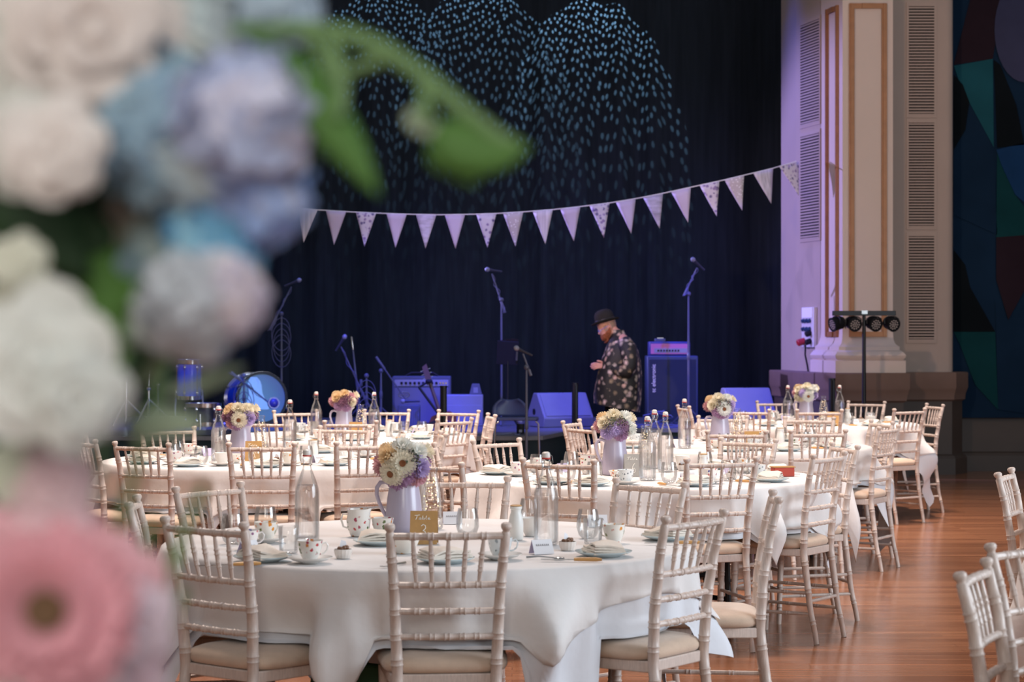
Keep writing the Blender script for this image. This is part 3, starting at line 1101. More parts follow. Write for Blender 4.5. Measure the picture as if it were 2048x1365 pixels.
# ---------------------------------------------------------------- tableware
def make_jug():
    t = thing('flower_jug', '', 'jug', group='lavender jugs used as vases')
    prof = [(0.0, 0.0), (0.062, 0.0), (0.067, 0.004), (0.068, 0.02), (0.066, 0.07), (0.061, 0.12), (0.055, 0.16), (0.052, 0.18), (0.054, 0.192), (0.057, 0.198), (0.0545, 0.198), (0.0495, 0.18), (0.052, 0.16), (0.058, 0.12), (0.062, 0.05), (0.06, 0.012), (0, 0.012)]
    mb = MB().lathe(prof, 32)
    for i, (x, y, z) in enumerate(mb.v):  # pouring lip on the +x side
        if z > 0.165 and x > 0:
            k = ((z - 0.165) / 0.033) ** 1.5 * max(0, math.cos(math.atan2(y, x))) ** 6
            mb.v[i] = (x + 0.022 * k, y * (1 - 0.25 * k), z + 0.006 * k)
    mb.build('body', M['lav'], t, ang=80)
    pts = [(-0.050, 0, 0.172), (-0.066, 0, 0.181), (-0.086, 0, 0.178), (-0.098, 0, 0.160), (-0.099, 0, 0.135), (-0.090, 0, 0.105), (-0.078, 0, 0.078), (-0.068, 0, 0.06), (-0.062, 0, 0.05)]
    MB().tube(pts, [0.008, 0.0085, 0.0085, 0.008, 0.0075, 0.007, 0.007, 0.007, 0.006], 10).build('handle', M['lav'], t, ang=80)
    return t


def petal_ring(mb, n, r0, r1, w, lift, curl, mi, rn, z=0.0):
    for k in range(n):
        a = 2 * PI * (k + rn.uniform(-.18, .18)) / n
        c, s = math.cos(a), math.sin(a)
        l = r1 * rn.uniform(0.92, 1.05)
        rows = []
        for q, ww in ((0, .35), (.35, .8), (.7, 1.0), (.92, .72), (1.0, .15)):
            r = r0 + (l - r0) * q
            zz = z + lift * q + curl * q * q
            row = []
            for e in (-1, 0, 1):
                y = e * w * ww * 0.5
                row.append((r * c - y * s, r * s + y * c, zz + (0.12 * w if e == 0 else 0) * -1))
            rows.append(row)
        mb.grid(rows, mi)


FLOWER = {}


def fmat(n, c, **k):
    if n not in M:
        M[n] = petal_mat(n, L(*[255 - (255 - v) * .85 for v in c])) if n.startswith('petal') else mat(n, L(*c), k.pop('rough', 0.7), var=k.pop('var', 0.08), scale=k.pop('scale', 40), sheen=0.1, **k)
    return M[n]


PC = dict(cream=(236, 226, 200), white=(234, 234, 226), butter=(232, 200, 150), lilac=(186, 164, 214), mauve=(164, 120, 160), pink=(200, 140, 150), plum=(132, 82, 110), rose=(206, 150, 156))


def daisy(col, seed=1):
    k = ('daisy', col)
    if k not in FLOWER:
        rn = random.Random(seed)
        mb = MB()
        petal_ring(mb, 26, 0.008, 0.046, 0.0105, 0.004, -0.006, 0, rn, 0.0)
        petal_ring(mb, 22, 0.008, 0.037, 0.0095, 0.008, -0.003, 0, rn, 0.003)
        petal_ring(mb, 18, 0.006, 0.024, 0.007, 0.010, 0.0, 0, rn, 0.004)
        mb.lathe([(0.0105, 0.003), (0.0105, 0.009), (0.006, 0.0085), (0.0, 0.007)], 12, 1)
        FLOWER[k] = mb.data('daisy_bloom', [fmat('petal_' + col, PC[col]), fmat('daisy_eye', (120, 66, 24), scale=200)], True, 60)
    return FLOWER[k]


def pompom(col, seed=2, n=110, R=0.036):
    k = ('pom', col)
    if k not in FLOWER:
        rn = random.Random(seed)
        mb = MB()
        for i in range(n):
            z = 1 - 1.55 * (i + .5) / n
            a = i * 2.39996
            r = math.sqrt(max(0, 1 - z * z))
            d = Vector((r * math.cos(a), r * math.sin(a), z))
            T = basis(d)
            l = R * rn.uniform(0.9, 1.08)
            w = 0.0052
            rows = [[T @ Vector((-w * .5, 0, l * .35)), T @ Vector((0, .0012, l * .35)), T @ Vector((w * .5, 0, l * .35))],
                    [T @ Vector((-w, 0, l * .75)), T @ Vector((0, .002, l * .72)), T @ Vector((w, 0, l * .75))],
                    [T @ Vector((-w * .5, -.002, l)), T @ Vector((0, -.001, l * 1.02)), T @ Vector((w * .5, -.002, l))]]
            mb.grid(rows, 0)
        mb.ball((0, 0, 0), R * 0.62, 10, 7, 0)
        FLOWER[k] = mb.data('chrysanthemum_bloom', [fmat('petal_' + col, PC[col])], True, 60)
    return FLOWER[k]


def mum(col):
    k = ('mum', col)
    if k not in FLOWER:
        rn = random.Random(7)
        mb = MB()
        for ring, (n, r1, lift, curl) in enumerate(((26, .046, .000, -.014), (24, .042, .008, -.006), (20, .034, .016, .002), (15, .026, .020, .010), (9, .016, .020, .012))):
            petal_ring(mb, n, 0.003, r1, 0.0098, lift, curl, 0, rn, .002 * ring)
        FLOWER[k] = mb.data('mum_bloom', [fmat('petal_' + col, PC[col])], True, 60)
    return FLOWER[k]


def sprig(seed=3):
    if 'sprig' not in FLOWER:
        rn = random.Random(seed)
        mb = MB()
        for i in range(46):
            a, r = rn.uniform(0, 2 * PI), 0.026 * math.sqrt(rn.random())
            p = Vector((r * math.cos(a), r * math.sin(a), rn.uniform(0.0, 0.032)))
            mb.ball(p, rn.uniform(0.0022, 0.0042), 6, 4, rn.choice((0, 0, 1, 2)))
            if i % 4 == 0:
                mb.tube([(0, 0, -0.03), p], 0.0008, 4, 1)
        FLOWER['sprig'] = mb.data('filler_sprig', [fmat('sprig_brown', (96, 84, 78)), fmat('sprig_green', (70, 84, 56)), fmat('sprig_pale', (150, 130, 130))], True, 60)
    return FLOWER['sprig']


def bouquet(loc, label, front, rest, seed, squash=1.0):
    """front: (dx, dz, kind, colour) as the viewer sees the dome; rest: colours of the blooms round the back"""
    t = thing('flower_bouquet', label, 'flowers', loc, 0, 'posies standing in the lavender jugs')
    rn = random.Random(seed)
    MB().tube([(0, 0, 0.016), (0, 0, 0.22)], 0.018, 9).build('stems', fmat('stem_green', (84, 110, 70)), t)
    R = 0.088

    def put(d, kind, col, sc=1.0):
        me = daisy(col) if kind == 'd' else mum(col) if kind == 'm' else pompom(col) if kind == 'p' else sprig()
        o = bpy.data.objects.new(me.name, me)
        C.objects.link(o)
        o.parent = t
        k = {'d': 1.13, 'm': 0.90, 'p': 0.86, 's': 0.95}[kind]
        tilt = Vector((d.x + rn.uniform(-.1, .1), d.y + rn.uniform(-.1, .1), d.z + rn.uniform(-.1, .1)))
        o.matrix_local = TR(Vector((0, 0, 0.243)) + Vector((d.x, d.y, d.z * squash)) * R * k, basis(tilt), sc)

    for dx, dz, kind, col in front:
        y = -math.sqrt(max(0.04, 1 - dx * dx - dz * dz))
        put(Vector((dx, y, dz)), kind, col, 1.16)
    n = len(rest)
    for i, (kind, col) in enumerate(rest):
        a = PI * (0.05 + 0.9 * i / max(1, n - 1))
        el = 0.1 if i % 2 else 0.55
        put(Vector((math.cos(a) * math.cos(el), math.sin(a) * math.cos(el), math.sin(el))), kind, col, 1.12)
    return t


BACKS = [('m', 'cream'), ('p', 'mauve'), ('m', 'white'), ('p', 'lilac'), ('m', 'butter'), ('p', 'rose')]
FRONTS = {
    3: [(-.42, -.30, 'd', 'cream'), (.0, .12, 'd', 'cream'), (.66, -.08, 'm', 'lilac'), (-.55, .38, 'm', 'butter'), (-.05, .78, 'm', 'white'), (.55, .55, 'm', 'white'), (.34, .30, 's', ''), (.18, -.42, 'p', 'mauve'), (.62, -.5, 'p', 'pink'), (-.25, -.72, 'p', 'mauve'), (-.9, -.1, 'p', 'rose')],
    6: [(-.62, .28, 'm', 'cream'), (-.1, .74, 'm', 'cream'), (.5, .62, 'm', 'white'), (.78, -.05, 'm', 'white'), (-.30, .30, 's', ''), (.28, .36, 's', ''), (.02, -.08, 'p', 'lilac'), (.32, -.40, 'p', 'mauve'), (-.5, -.3, 'p', 'lilac'), (.40, .1, 'p', 'mauve')],
    8: [(.0, -.15, 'd', 'cream'), (.62, -.05, 'm', 'lilac'), (-.1, .6, 'm', 'cream'), (.5, .55, 'm', 'cream'), (-.6, .45, 'm', 'butter'), (-.5, .1, 'p', 'plum'), (-.55, -.4, 'p', 'pink'), (-.85, .0, 'p', 'plum'), (-.2, -.5, 'p', 'mauve')],
    7: [(-.5, .35, 'm', 'butter'), (.1, .65, 'm', 'butter'), (.0, -.0, 'p', 'plum'), (-.4, -.3, 'p', 'mauve'), (.62, .05, 'm', 'cream'), (.6, .45, 'p', 'pink'), (.25, -.4, 'p', 'mauve'), (-.85, .05, 'p', 'pink'), (.3, .25, 'p', 'plum')],
    4: [(.18, -.1, 'd', 'white'), (-.6, .2, 'm', 'cream'), (-.2, .72, 'm', 'cream'), (.4, .65, 'm', 'white'), (.75, .25, 'p', 'lilac'), (-.1, .2, 's', ''), (.35, .32, 's', ''), (-.3, -.35, 'p', 'mauve'), (.6, -.3, 'p', 'lilac'), (.1, -.55, 'p', 'mauve')],
    12: [(.05, -.2, 'd', 'white'), (-.45, .1, 'p', 'lilac'), (-.7, .35, 'm', 'cream'), (.0, .7, 'm', 'cream'), (.55, .5, 'm', 'white'), (.7, -.15, 'p', 'lilac'), (-.75, -.3, 'm', 'cream'), (.2, .3, 'm', 'white')]}
POSY = {3: 'posy of cream brown-eyed daisies with one lilac bloom, nearest the viewer', 6: 'posy with a lilac pompom under white daisies beside the six card', 8: 'posy of cream daisies and plum blooms above the eight card',
        7: 'mauve and butter-yellow posy before the guitar amplifier', 4: 'posy with one white daisy in front, below the right-hand wedge monitor', 12: 'smallest posy, white and lilac, near the white pilaster foot'}


def make_bottle():
    t = thing('water_bottle', '', 'bottle', group='swing-top water bottles')
    body = [(0.0, 0.001), (0.036, 0.0), (0.041, 0.004), (0.0425, 0.012), (0.0425, 0.165), (0.040, 0.180), (0.030, 0.212), (0.019, 0.240), (0.0145, 0.256), (0.0138, 0.276), (0.0165, 0.279), (0.0165, 0.290), (0.0135, 0.292)]
    inner = [(r - 0.0028, z) for r, z in body[::-1] if z > 0.012] + [(0.038, 0.012), (0.034, 0.008), (0, 0.008)]
    MB().lathe(body, 16).build('glass_body', M['glass'], t, ang=60)
    w = [(0, 0.0085), (0.033, 0.0085), (0.0372, 0.0125), (0.0392, 0.02), (0.0392, 0.164), (0.0368, 0.179), (0.033, 0.192), (0, 0.192)]
    MB().lathe(w, 16).build('water', M['water'], t, ang=50)
    MB().lathe([(0.0, 0.296), (0.0145, 0.296), (0.0150, 0.302), (0.0135, 0.312), (0.008, 0.316), (0, 0.316)], 14).build('stopper', M['ceramic'], t)
    st_ = t.children[-1]
    MB().lathe([(0.0085, 0.291), (0.0155, 0.291), (0.0160, 0.2935), (0.0155, 0.296), (0.0085, 0.296)], 14).build('gasket', M['red'], st_)
    for s in (-1, 1):
        MB().tube([(s * 0.0165, -0.002, 0.262), (s * 0.0215, -0.010, 0.278), (s * 0.021, -0.006, 0.300), (s * 0.0145, 0, 0.307)], 0.0011, 5).build('wire_bail', M['steel'], t)
    MB().lathe([(0.0152, 0.262), (0.0165, 0.263), (0.0165, 0.265), (0.0152, 0.266)], 14).build('collar', M['steel'], t)
    return t


def make_fairy():
    t = thing('fairy_light_bottle', '', 'bottle', group='bottles filled with fairy lights')
    body = [(0, 0), (0.036, 0), (0.040, 0.004), (0.041, 0.05), (0.040, 0.10), (0.034, 0.145), (0.024, 0.185), (0.019, 0.205), (0.0205, 0.214), (0.023, 0.217), (0.023, 0.224), (0.0205, 0.226)]
    MB().lathe(body, 20).build('glass_body', M['tglass'], t, ang=60)
    rn = random.Random(5)
    mb, beads, p0 = MB(), MB(), None
    pts = []
    for i in range(70):
        u = i / 69
        r = (0.034 - 0.017 * smooth((u - .45) / .5)) * rn.uniform(0.6, 1.0)
        a = i * 1.13 + rn.uniform(-.4, .4)
        p = Vector((r * math.cos(a), r * math.sin(a), 0.008 + 0.185 * u + rn.uniform(-.004, .004)))
        pts.append(p)
        if i % 2 == 0:
            beads.ball(p, 0.0026, 6, 5, 0)
    mb.tube(pts, 0.0007, 4)
    mb.build('wire', M['wire'], t)
    b = beads.build('fairy_bulbs', M['fairy'], t)
    return t


CHINA = ['china', 'china_rose', 'china_gold', 'china_grey', 'china_mauve']


def make_cup(mn):
    def f():
        t = thing('tea_cup', '', 'cup', group='vintage china tea cups')
        prof = [(0, 0.004), (0.019, 0.003), (0.022, 0.0), (0.023, 0.006), (0.030, 0.018), (0.036, 0.038), (0.0395, 0.060), (0.041, 0.064), (0.0385, 0.062), (0.034, 0.038), (0.027, 0.018), (0, 0.011)]
        MB().lathe(prof, 24).build('bowl', M[mn], t, ang=70)
        MB().tube([(0.037, 0, 0.052), (0.050, 0, 0.056), (0.057, 0, 0.046), (0.054, 0, 0.032), (0.044, 0, 0.022), (0.031, 0, 0.020)], [0.003, .003, .0028, .0026, .0026, .003], 7).build('handle', M[mn], t)
        return t
    return f


def make_saucer():
    prof = [(0, 0.004), (0.026, 0.003), (0.028, 0.0), (0.031, 0.003), (0.055, 0.010), (0.070, 0.018), (0.071, 0.020), (0.068, 0.0195), (0.052, 0.013), (0.030, 0.008), (0, 0.007)]
    return tag(MB().lathe(prof, 28).build('saucer', M['china'], ang=60), None, 'saucer', 'china saucers under the cups')


def make_plate():
    prof = [(0, 0.003), (0.05, 0.002), (0.053, 0.0), (0.057, 0.003), (0.078, 0.009), (0.092, 0.0155), (0.093, 0.018), (0.089, 0.017), (0.076, 0.012), (0.055, 0.007), (0, 0.006)]
    return tag(MB().lathe(prof, 32).build('side_plate', M['china_blue'], ang=60), None, 'plate', 'side plates at the places')


def make_napkin():
    rn = random.Random(8)
    mb = MB()
    for k in range(4):
        w, d = 0.075 - 0.003 * k, 0.054 - 0.002 * k
        z0 = 0.0065 * k
        rows = []
        for i in range(7):
            row = []
            for j in range(9):
                x, y = (j / 8 - .5) * 2 * w, (i / 6 - .5) * 2 * d
                e = max(abs(x) / w, abs(y) / d)
                zz = z0 + 0.010 - 0.008 * e ** 3 + 0.008 * math.sin(x * 28 + 1 + y * 17) * (k / 3) + 0.003 * math.sin(x * 60 + k) * math.cos(y * 70 + 2 * k) * (k > 1)
                row.append((x, y, zz))
            rows.append(row)
        bot = [[(p[0], p[1], p[2] - 0.0055) for p in r] for r in rows]
        mb.grid(rows)
        mb.grid([r[::-1] for r in bot])
        for a, b in ((rows[0], bot[0]), (bot[-1], rows[-1])):
            mb.grid([b, a])
        mb.grid([[r[0] for r in rows], [r[0] for r in bot]])
        mb.grid([[r[-1] for r in bot], [r[-1] for r in rows]])
    return tag(mb.build('napkin', M['napkin'], ang=60), None, 'napkin', 'folded cloth napkins on the plates')


def make_tumbler():
    prof = [(0, 0.001), (0.026, 0.0), (0.030, 0.004), (0.0325, 0.05), (0.034, 0.088), (0.033, 0.089), (0.0315, 0.05), (0.028, 0.010), (0, 0.008)]
    return tag(MB().lathe(prof, 18).build('tumbler', M['tglass'], ang=60), None, 'glass', 'small clear tumblers')


def make_stemless():
    prof = [(0, 0.001), (0.021, 0.0), (0.033, 0.012), (0.0405, 0.038), (0.0395, 0.068), (0.033, 0.102), (0.0325, 0.102), (0.0385, 0.068), (0.0392, 0.038), (0.031, 0.015), (0, 0.006)]
    return tag(MB().lathe(prof, 18).build('wine_glass', M['tglass'], ang=60), None, 'glass', 'stemless wine glasses')


def make_knife():
    t = thing('butter_knife', '', 'knife', group='bone handled knives beside the plates')
    MB().tube([(0.0, 0, 0.007), (0.02, 0, 0.0075), (0.07, 0, 0.0075), (0.088, 0, 0.007)], [0.005, 0.0062, 0.0068, 0.004], 8).build('handle', mat_once('bone', L(214, 160, 96)), t)
    MB().prism([(0, -.004), (-0.02, -.006), (-.09, -.008), (-.105, -.003), (-.10, .004), (0, .004)], 0.005, 0.0075).build('blade', M['steel'], t)
    return t


def make_fork():
    t = thing('fork', '', 'fork', group='forks on the cloth')
    MB().tube([(0.10, 0, 0.004), (0.03, 0, 0.006), (0, 0, 0.004)], [0.0045, 0.0025, 0.0022], 6).build('handle', M['steel'], t)
    for y in (-.0075, -.0025, .0025, .0075):
        MB().tube([(0, 0, .004), (-.012, y, .003), (-.04, y, .006)], 0.0013, 5).build('tine', M['steel'], t)
    return t


def make_spoon():
    t = thing('tea_spoon', '', 'spoon', group='tea spoons')
    MB().tube([(0, 0, 0.006), (0.05, 0, 0.009), (0.09, 0, 0.005)], [0.0022, 0.0024, 0.004], 6).build('handle', M['steel'], t)
    MB().ball((-0.016, 0, 0.005), (0.019, 0.012, 0.004), 12, 8).build('bowl', M['steel'], t)
    return t


def mat_once(n, c, **k):
    if n not in M:
        M[n] = mat(n, c, 0.4, **k)
    return M[n]


def make_favour():
    t = thing('favour_basket', '', 'favour', group='little white favour baskets')
    mb = MB()
    n = 30
    rows = []
    for z, r in ((0, .021), (.004, .022), (.012, .0255), (.02, .0275), (.027, .028), (.029, .0265)):
        rows.append([(r * (1 + .05 * (j % 2)) * math.cos(2 * PI * j / n), r * (1 + .05 * (j % 2)) * math.sin(2 * PI * j / n), z) for j in range(n)])
    mb.grid(rows, closed=True)
    mb.lathe([(0, .001), (.021, .0)], n)
    mb.build('basket', M['ceramic'], t, ang=20)
    mb = MB()
    rn = random.Random(3)
    for i in range(9):
        a = i * 2.4
        mb.ball((.013 * math.cos(a), .013 * math.sin(a), .026 + .004 * (i % 3)), .0075, 8, 6)
    mb.build('sweets', mat_once('dark_sweets', L(120, 84, 60)), t)
    MB().add([(-.014, .004, .024), (.016, .004, .024), (.012, .012, .052), (-.004, .010, .058)], [(0, 1, 2, 3)]).build('tissue', M['paper'], t)
    return t


def make_place_card():
    t = thing('place_card', '', 'place card', group='folded place cards')
    a = [(-.036, -.022, 0), (.036, -.022, 0), (.036, 0, .046), (-.036, 0, .046)]
    b = [(-.036, .022, 0), (.036, .022, 0), (.036, 0, .046), (-.036, 0, .046)]
    MB().add(a, [(0, 1, 2, 3)]).add(b, [(3, 2, 1, 0)], 1).build('card', [M['paper'], M['lilac_paper']], t, smooth=False)
    cd = t.children[-1]
    mb = MB()
    for i in range(7):  # handwritten squiggle, illegible in the photograph
        x = -.024 + .007 * i
        z = .026
        y = -.022 + z * .022 / .046 - .0006
        mb.tube([(x, y, z), (x + .002, y + .0025, z + .006), (x + .0045, y, z - .001)], .0006, 4)
    mb.build('handwriting', M['ink'], cd)
    return t


def make_creamer():
    t = thing('cream_jug', '', 'jug', group='china cream jugs')
    mb = MB().lathe([(0, .002), (.026, .0), (.029, .004), (.040, .03), (.043, .055), (.039, .08), (.041, .096), (.0395, .096), (.037, .08), (.040, .055), (.036, .03), (0, .01)], 24)
    for i, (x, y, z) in enumerate(mb.v):
        if z > .07:
            k = (z - .07) / .026 * max(0, -math.cos(math.atan2(y, x)) * -1) ** 4
            mb.v[i] = (x * (1 + .2 * k), y, z + .006 * k)
    mb.build('body', M['china_rose'], t, ang=70)
    MB().tube([(-.040, 0, .078), (-.056, 0, .080), (-.062, 0, .06), (-.054, 0, .035), (-.039, 0, .03)], .0035, 7).build('handle', M['china'], t)
    return t


def make_milk():
    t = thing('milk_bottle', '', 'milk bottle', group='little milk bottles')
    MB().lathe([(0, 0), (.023, 0), (.0255, .003), (.0255, .062), (.022, .082), (.0175, .096), (.0185, .106), (.021, .108), (.021, .116), (0, .116)], 20).build('bottle', mat_once('milk_white', L(232, 230, 224)), t)
    MB().lathe([(.0, .1165), (.0195, .1165), (.0205, .119), (.017, .121), (0, .121)], 20).build('cap', M['gold'], t)
    return t


def make_bowl():
    return tag(MB().lathe([(0, .003), (.024, .002), (.026, 0), (.03, .006), (.048, .026), (.058, .05), (.0565, .05), (.046, .028), (.028, .010), (0, .008)], 26).build('sugar_bowl', M['china_gold'], ang=60), None, 'bowl', 'china sugar bowls')


def text_mesh(body, size, name, m, parent, loc, rot, shear=0.0, depth=0.0006):
    cu = bpy.data.curves.new(name, 'FONT')
    cu.body, cu.size, cu.align_x, cu.align_y, cu.shear, cu.extrude = body, size, 'CENTER', 'CENTER', shear, depth
    tmp = bpy.data.objects.new(name, cu)
    me = bpy.data.meshes.new_from_object(tmp)
    bpy.data.objects.remove(tmp)
    me.materials.clear()
    me.materials.append(m)
    o = bpy.data.objects.new(name, me)
    C.objects.link(o)
    o.parent = parent
    o.location, o.rotation_euler = loc, rot
    return o


def stroke(parent, name, pts, r, m, T):
    return MB().tube([T @ Vector(p) for p in pts], r, 6).build(name, m, parent)


DIG = {'3': [[(-.5, .8), (-.1, 1.0), (.35, .85), (.4, .5), (.0, .25), (-.15, .2), (.3, .1), (.5, -.3), (.2, -.75), (-.3, -.8), (-.6, -.5)]],
       '6': [[(.45, .95), (.0, .7), (-.4, .2), (-.5, -.3), (-.3, -.75), (.1, -.85), (.45, -.6), (.45, -.2), (.15, .05), (-.2, .0), (-.45, -.25)]],
       '8': [[(.1, 1.0), (-.35, .8), (-.3, .4), (.05, .15), (.4, -.2), (.4, -.65), (.05, -.85), (-.35, -.65), (-.35, -.2), (0, .15), (.3, .4), (.4, .8), (.1, 1.0)]],
       '12': [[(-.75, .6), (-.45, .95), (-.45, -.85)], [(.05, .6), (.35, .95), (.7, .7), (.65, .3), (.05, -.8), (.8, -.8)]]}
WORD = [[(-1.05, .42), (-.55, .5), (-.45, .55)], [(-.78, .48), (-.8, .1), (-.92, -.35)], [(-.35, -.05), (-.5, -.05), (-.55, -.3), (-.35, -.3), (-.32, 0), (-.3, -.35)],
        [(-.12, .4), (-.15, -.35), (.05, -.35), (.08, -.1), (-.1, -.05)], [(.3, .4), (.22, -.2), (.32, -.35)], [(.45, -.18), (.68, -.12), (.62, .02), (.48, -.05), (.47, -.3), (.75, -.32)]]


def number_card(loc, rz, num, m, label):
    t = thing('table_number_card', label, 'table card', loc, rz, 'folded table number cards')
    h, w, d = 0.112, 0.047, 0.03
    MB().add([(-w, -d, 0), (w, -d, 0), (w, 0, h), (-w, 0, h)], [(0, 1, 2, 3)]).add([(-w, d, 0), (w, d, 0), (w, 0, h), (-w, 0, h)], [(3, 2, 1, 0)]).build('card', m, t, smooth=False)
    cd = t.children[-1]
    # writing lies on the sloping front face
    ex, ey = Vector((1, 0, 0)), Vector((0, d, h)).normalized()
    n = Vector((0, -h, d)).normalized()
    T = Matrix((ex, ey, n)).transposed().to_4x4()
    T.translation = Vector((0, -d * .5, h * .5)) + n * 0.0008
    if num is not None:
        for s in WORD:
            stroke(cd, 'lettering', [(x * .030, .034 + y * .018, 0) for x, y in s], 0.0012, M['wpaint'], T)
        for s in DIG[num]:
            stroke(cd, 'numeral', [(x * .016, -.016 + y * .027, 0) for x, y in s], 0.0016, M['wpaint'], T)
    return t


# ---- set the centres of the tables
def on(px, py): return P(px, py, TOPZ)


JUGS = {3: (on(808, 1064), 'lavender jug nearest the viewer, holding the brown-eyed daisies'), 6: (on(1230, 950), 'lavender jug beside the grey six card'), 8: (on(482, 918), 'lavender jug behind the gold eight card'),
        7: (Vector((-1.21, 14.95, TOPZ)), 'lavender jug on the table before the guitar amplifier'), 4: (on(1440, 888), 'lavender jug holding one white daisy in front, behind table six'), 12: (Vector((2.43, 17.15, TOPZ)), 'lavender jug on table twelve below the pilaster')}
for tb, (p, lb) in JUGS.items():
    place('jug', make_jug, p, 0.0 if tb != 6 else 0.1, lb)
    bouquet(p + Vector((0, 0, 0.0)), POSY[tb], FRONTS[tb], BACKS, tb, 0.9)

BOT = [(on(614, 1081), 'water bottle at the left of table three, red washer, before the jug'), (on(1092, 1090), 'water bottle at the right of table three with a red washer'),
       (on(1295, 961), 'water bottle just right of the six card, red washer'), (on(1331, 944), 'water bottle behind the one beside the six card'), (on(1309, 937), 'slim bottle hidden between the two bottles right of the six card'),
       (on(1369, 897), 'tall water bottle before the bass cabinet, left of the daisy jug'), (on(437, 923), 'water bottle left of the eight card jug'), (on(580, 900), 'water bottle right of the eight card, red washer'),
       (Vector((-1.415, 15.0, TOPZ)), 'water bottle left of the mauve posy'), (Vector((-0.99, 14.9, TOPZ)), 'water bottle right of the mauve posy'),
       (Vector((2.26, 17.0, TOPZ)), 'water bottle left of the smallest posy on table twelve'), (Vector((2.70, 17.1, TOPZ)), 'water bottle right of the smallest posy on table twelve')]
for i, (p, lb) in enumerate(BOT):
    place('bottle', make_bottle, p, 0.5 * i, lb)
FAI = [(on(864, 1058), 'fairy light bottle behind the gold three card'), (on(1290, 935), 'fairy light bottle behind the bottles of table six'), (on(523, 905), 'fairy light bottle right of the eight card jug'),
       (Vector((-1.085, 14.9, TOPZ)), 'fairy light bottle beside the mauve posy'), (on(1475, 884), 'fairy light bottle beside the daisy jug behind table six'), (Vector((2.56, 17.05, TOPZ)), 'fairy light bottle beside the smallest posy on table twelve')]
for i, (p, lb) in enumerate(FAI):
    place('fairy', make_fairy, p, i * 0.9, lb)
number_card(on(848, 1088), -0.05, '3', M['gold'], 'gold tent card reading Table 3')
number_card(on(1266, 953), 0.12, '6', M['silver'], 'grey tent card reading Table 6')
number_card(on(507, 922), 0.05, '8', M['gold'], 'gold tent card with the numeral 8 behind a chair back')
number_card(Vector((-1.10, 14.62, TOPZ)), 0.0, None, M['gold'], 'plain gold tent card below the mauve posy')
number_card(Vector((1.52, 13.15, TOPZ)), 0.0, None, M['gold'], 'brown gold tent card below the daisy jug behind table six')
number_card(Vector((2.57, 16.62, TOPZ)), 0.0, '12', M['gold'], 'gold tent card with the numeral 12')

# ---- table three, laid piece by piece
T3 = [
    ('creamer', make_creamer, (717, 1073), 0.2, 'cream jug with a sprig left of the brown-eyed daisy jug'),
    ('milk', make_milk, (1032, 1080), 0, 'white milk bottle with a gold cap left of the right-hand bottle of table three'),
    ('saucer', make_saucer, (620, 1127), 0, 'saucer under the rosebud cup at the front of table three'),
    ('china_rose', None, (620, 1121), 0.3, 'cup with a red and green spray at the front left of table three'),
    ('china_gold', None, (532, 1084), 0.9, 'cup with orange flowers behind the left tumbler of table three'),
    ('china_mauve', None, (494, 1099), 0.2, 'cup with a purple dot behind the half-turned chair of table three'),
    ('favour', make_favour, (686, 1117), 0.3, 'favour basket right of the rosebud cup on table three'),
    ('favour', make_favour, (1135, 1101), 0.8, 'favour basket right of the right-hand bottle of table three'),
    ('plate', make_plate, (525, 1123), 0, 'side plate before the half-turned left chair of table three'),
    ('plate', make_plate, (1207, 1113), 0, 'side plate under the folded napkin at the front right of table three'),
    ('plate', make_plate, (1335, 1080), 0, 'side plate behind the half-turned right chair of table three'),
    ('plate', make_plate, (890, 1126), 0, 'side plate seen through the front middle chair of table three'),
    ('plate', make_plate, (760, 1090), 0, 'side plate just left of the front middle chair post'),
    ('tumbler', make_tumbler, (577, 1107), 0, 'tumbler before the left bottle of table three'),
    ('tumbler', make_tumbler, (1186, 1089), 0, 'tumbler before the floral cup at the right of table three'),
    ('stemless', make_stemless, (465, 1088), 0, 'wine glass seen over the half-turned left chair of table three'),
    ('stemless', make_stemless, (531, 1072), 0, 'wine glass behind the orange flowered cup of table three'),
    ('stemless', make_stemless, (1176, 1077), 0, 'wine glass behind the tumbler at the right of table three'),
    ('stemless', make_stemless, (935, 1075), 0, 'wine glass behind the top rail of the front middle chair'),
    ('stemless', make_stemless, (1060, 1052), 0, 'wine glass behind the milk bottle of table three'),
    ('bowl', make_bowl, (805, 1107), 0, 'sugar bowl below the three card, by the chair post'),
    ('china_gold', None, (1228, 1086), 2.6, 'cup with yellow flowers at the right of table three'),
    ('china_grey', None, (1000, 1114), 0.1, 'cup with a grey leaf pattern right of the front middle chair'),
    ('saucer', make_saucer, (1000, 1120), 0, 'saucer under the grey leaf cup'),
    ('saucer', make_saucer, (532, 1086), 0, 'saucer under the orange flowered cup of table three'),
    ('china_rose', None, (765, 1072), 1.5, 'cup half hidden behind the cream jug of table three'),
    ('china', None, (1062, 1072), 2.0, 'plain cup between the milk bottle and the right-hand bottle'),
    ('knife', make_knife, (1148, 1124), -0.12, 'bone handled knife lying before the place card of table three'),
    ('spoon', make_spoon, (1108, 1120), 2.9, 'tea spoon lying by the bone handled knife'),
    ('knife', make_knife, (1350, 1090), 0.06, 'bone handled knife behind the half-turned right chair of table three'),
    ('knife', make_knife, (465, 1134), 0.3, 'bone handled knife beside the plate at the left of table three'),
    ('fork', make_fork, (778, 1135), 1.1, 'fork on the cloth just left of the front middle chair'),
    ('card', make_place_card, (1083, 1108), 0.45, 'white and lilac place card before the right-hand bottle of table three'),
    ('card', make_place_card, (497, 1110), 0.9, 'lilac place card beside the purple dot cup'),
    ('card', make_place_card, (905, 1048), 0.1, 'pale place card behind the fairy light bottle of table three'),
    ('card', make_place_card, (1195, 1055), 0.1, 'pale place card behind the right-hand bottle of table three'),
]
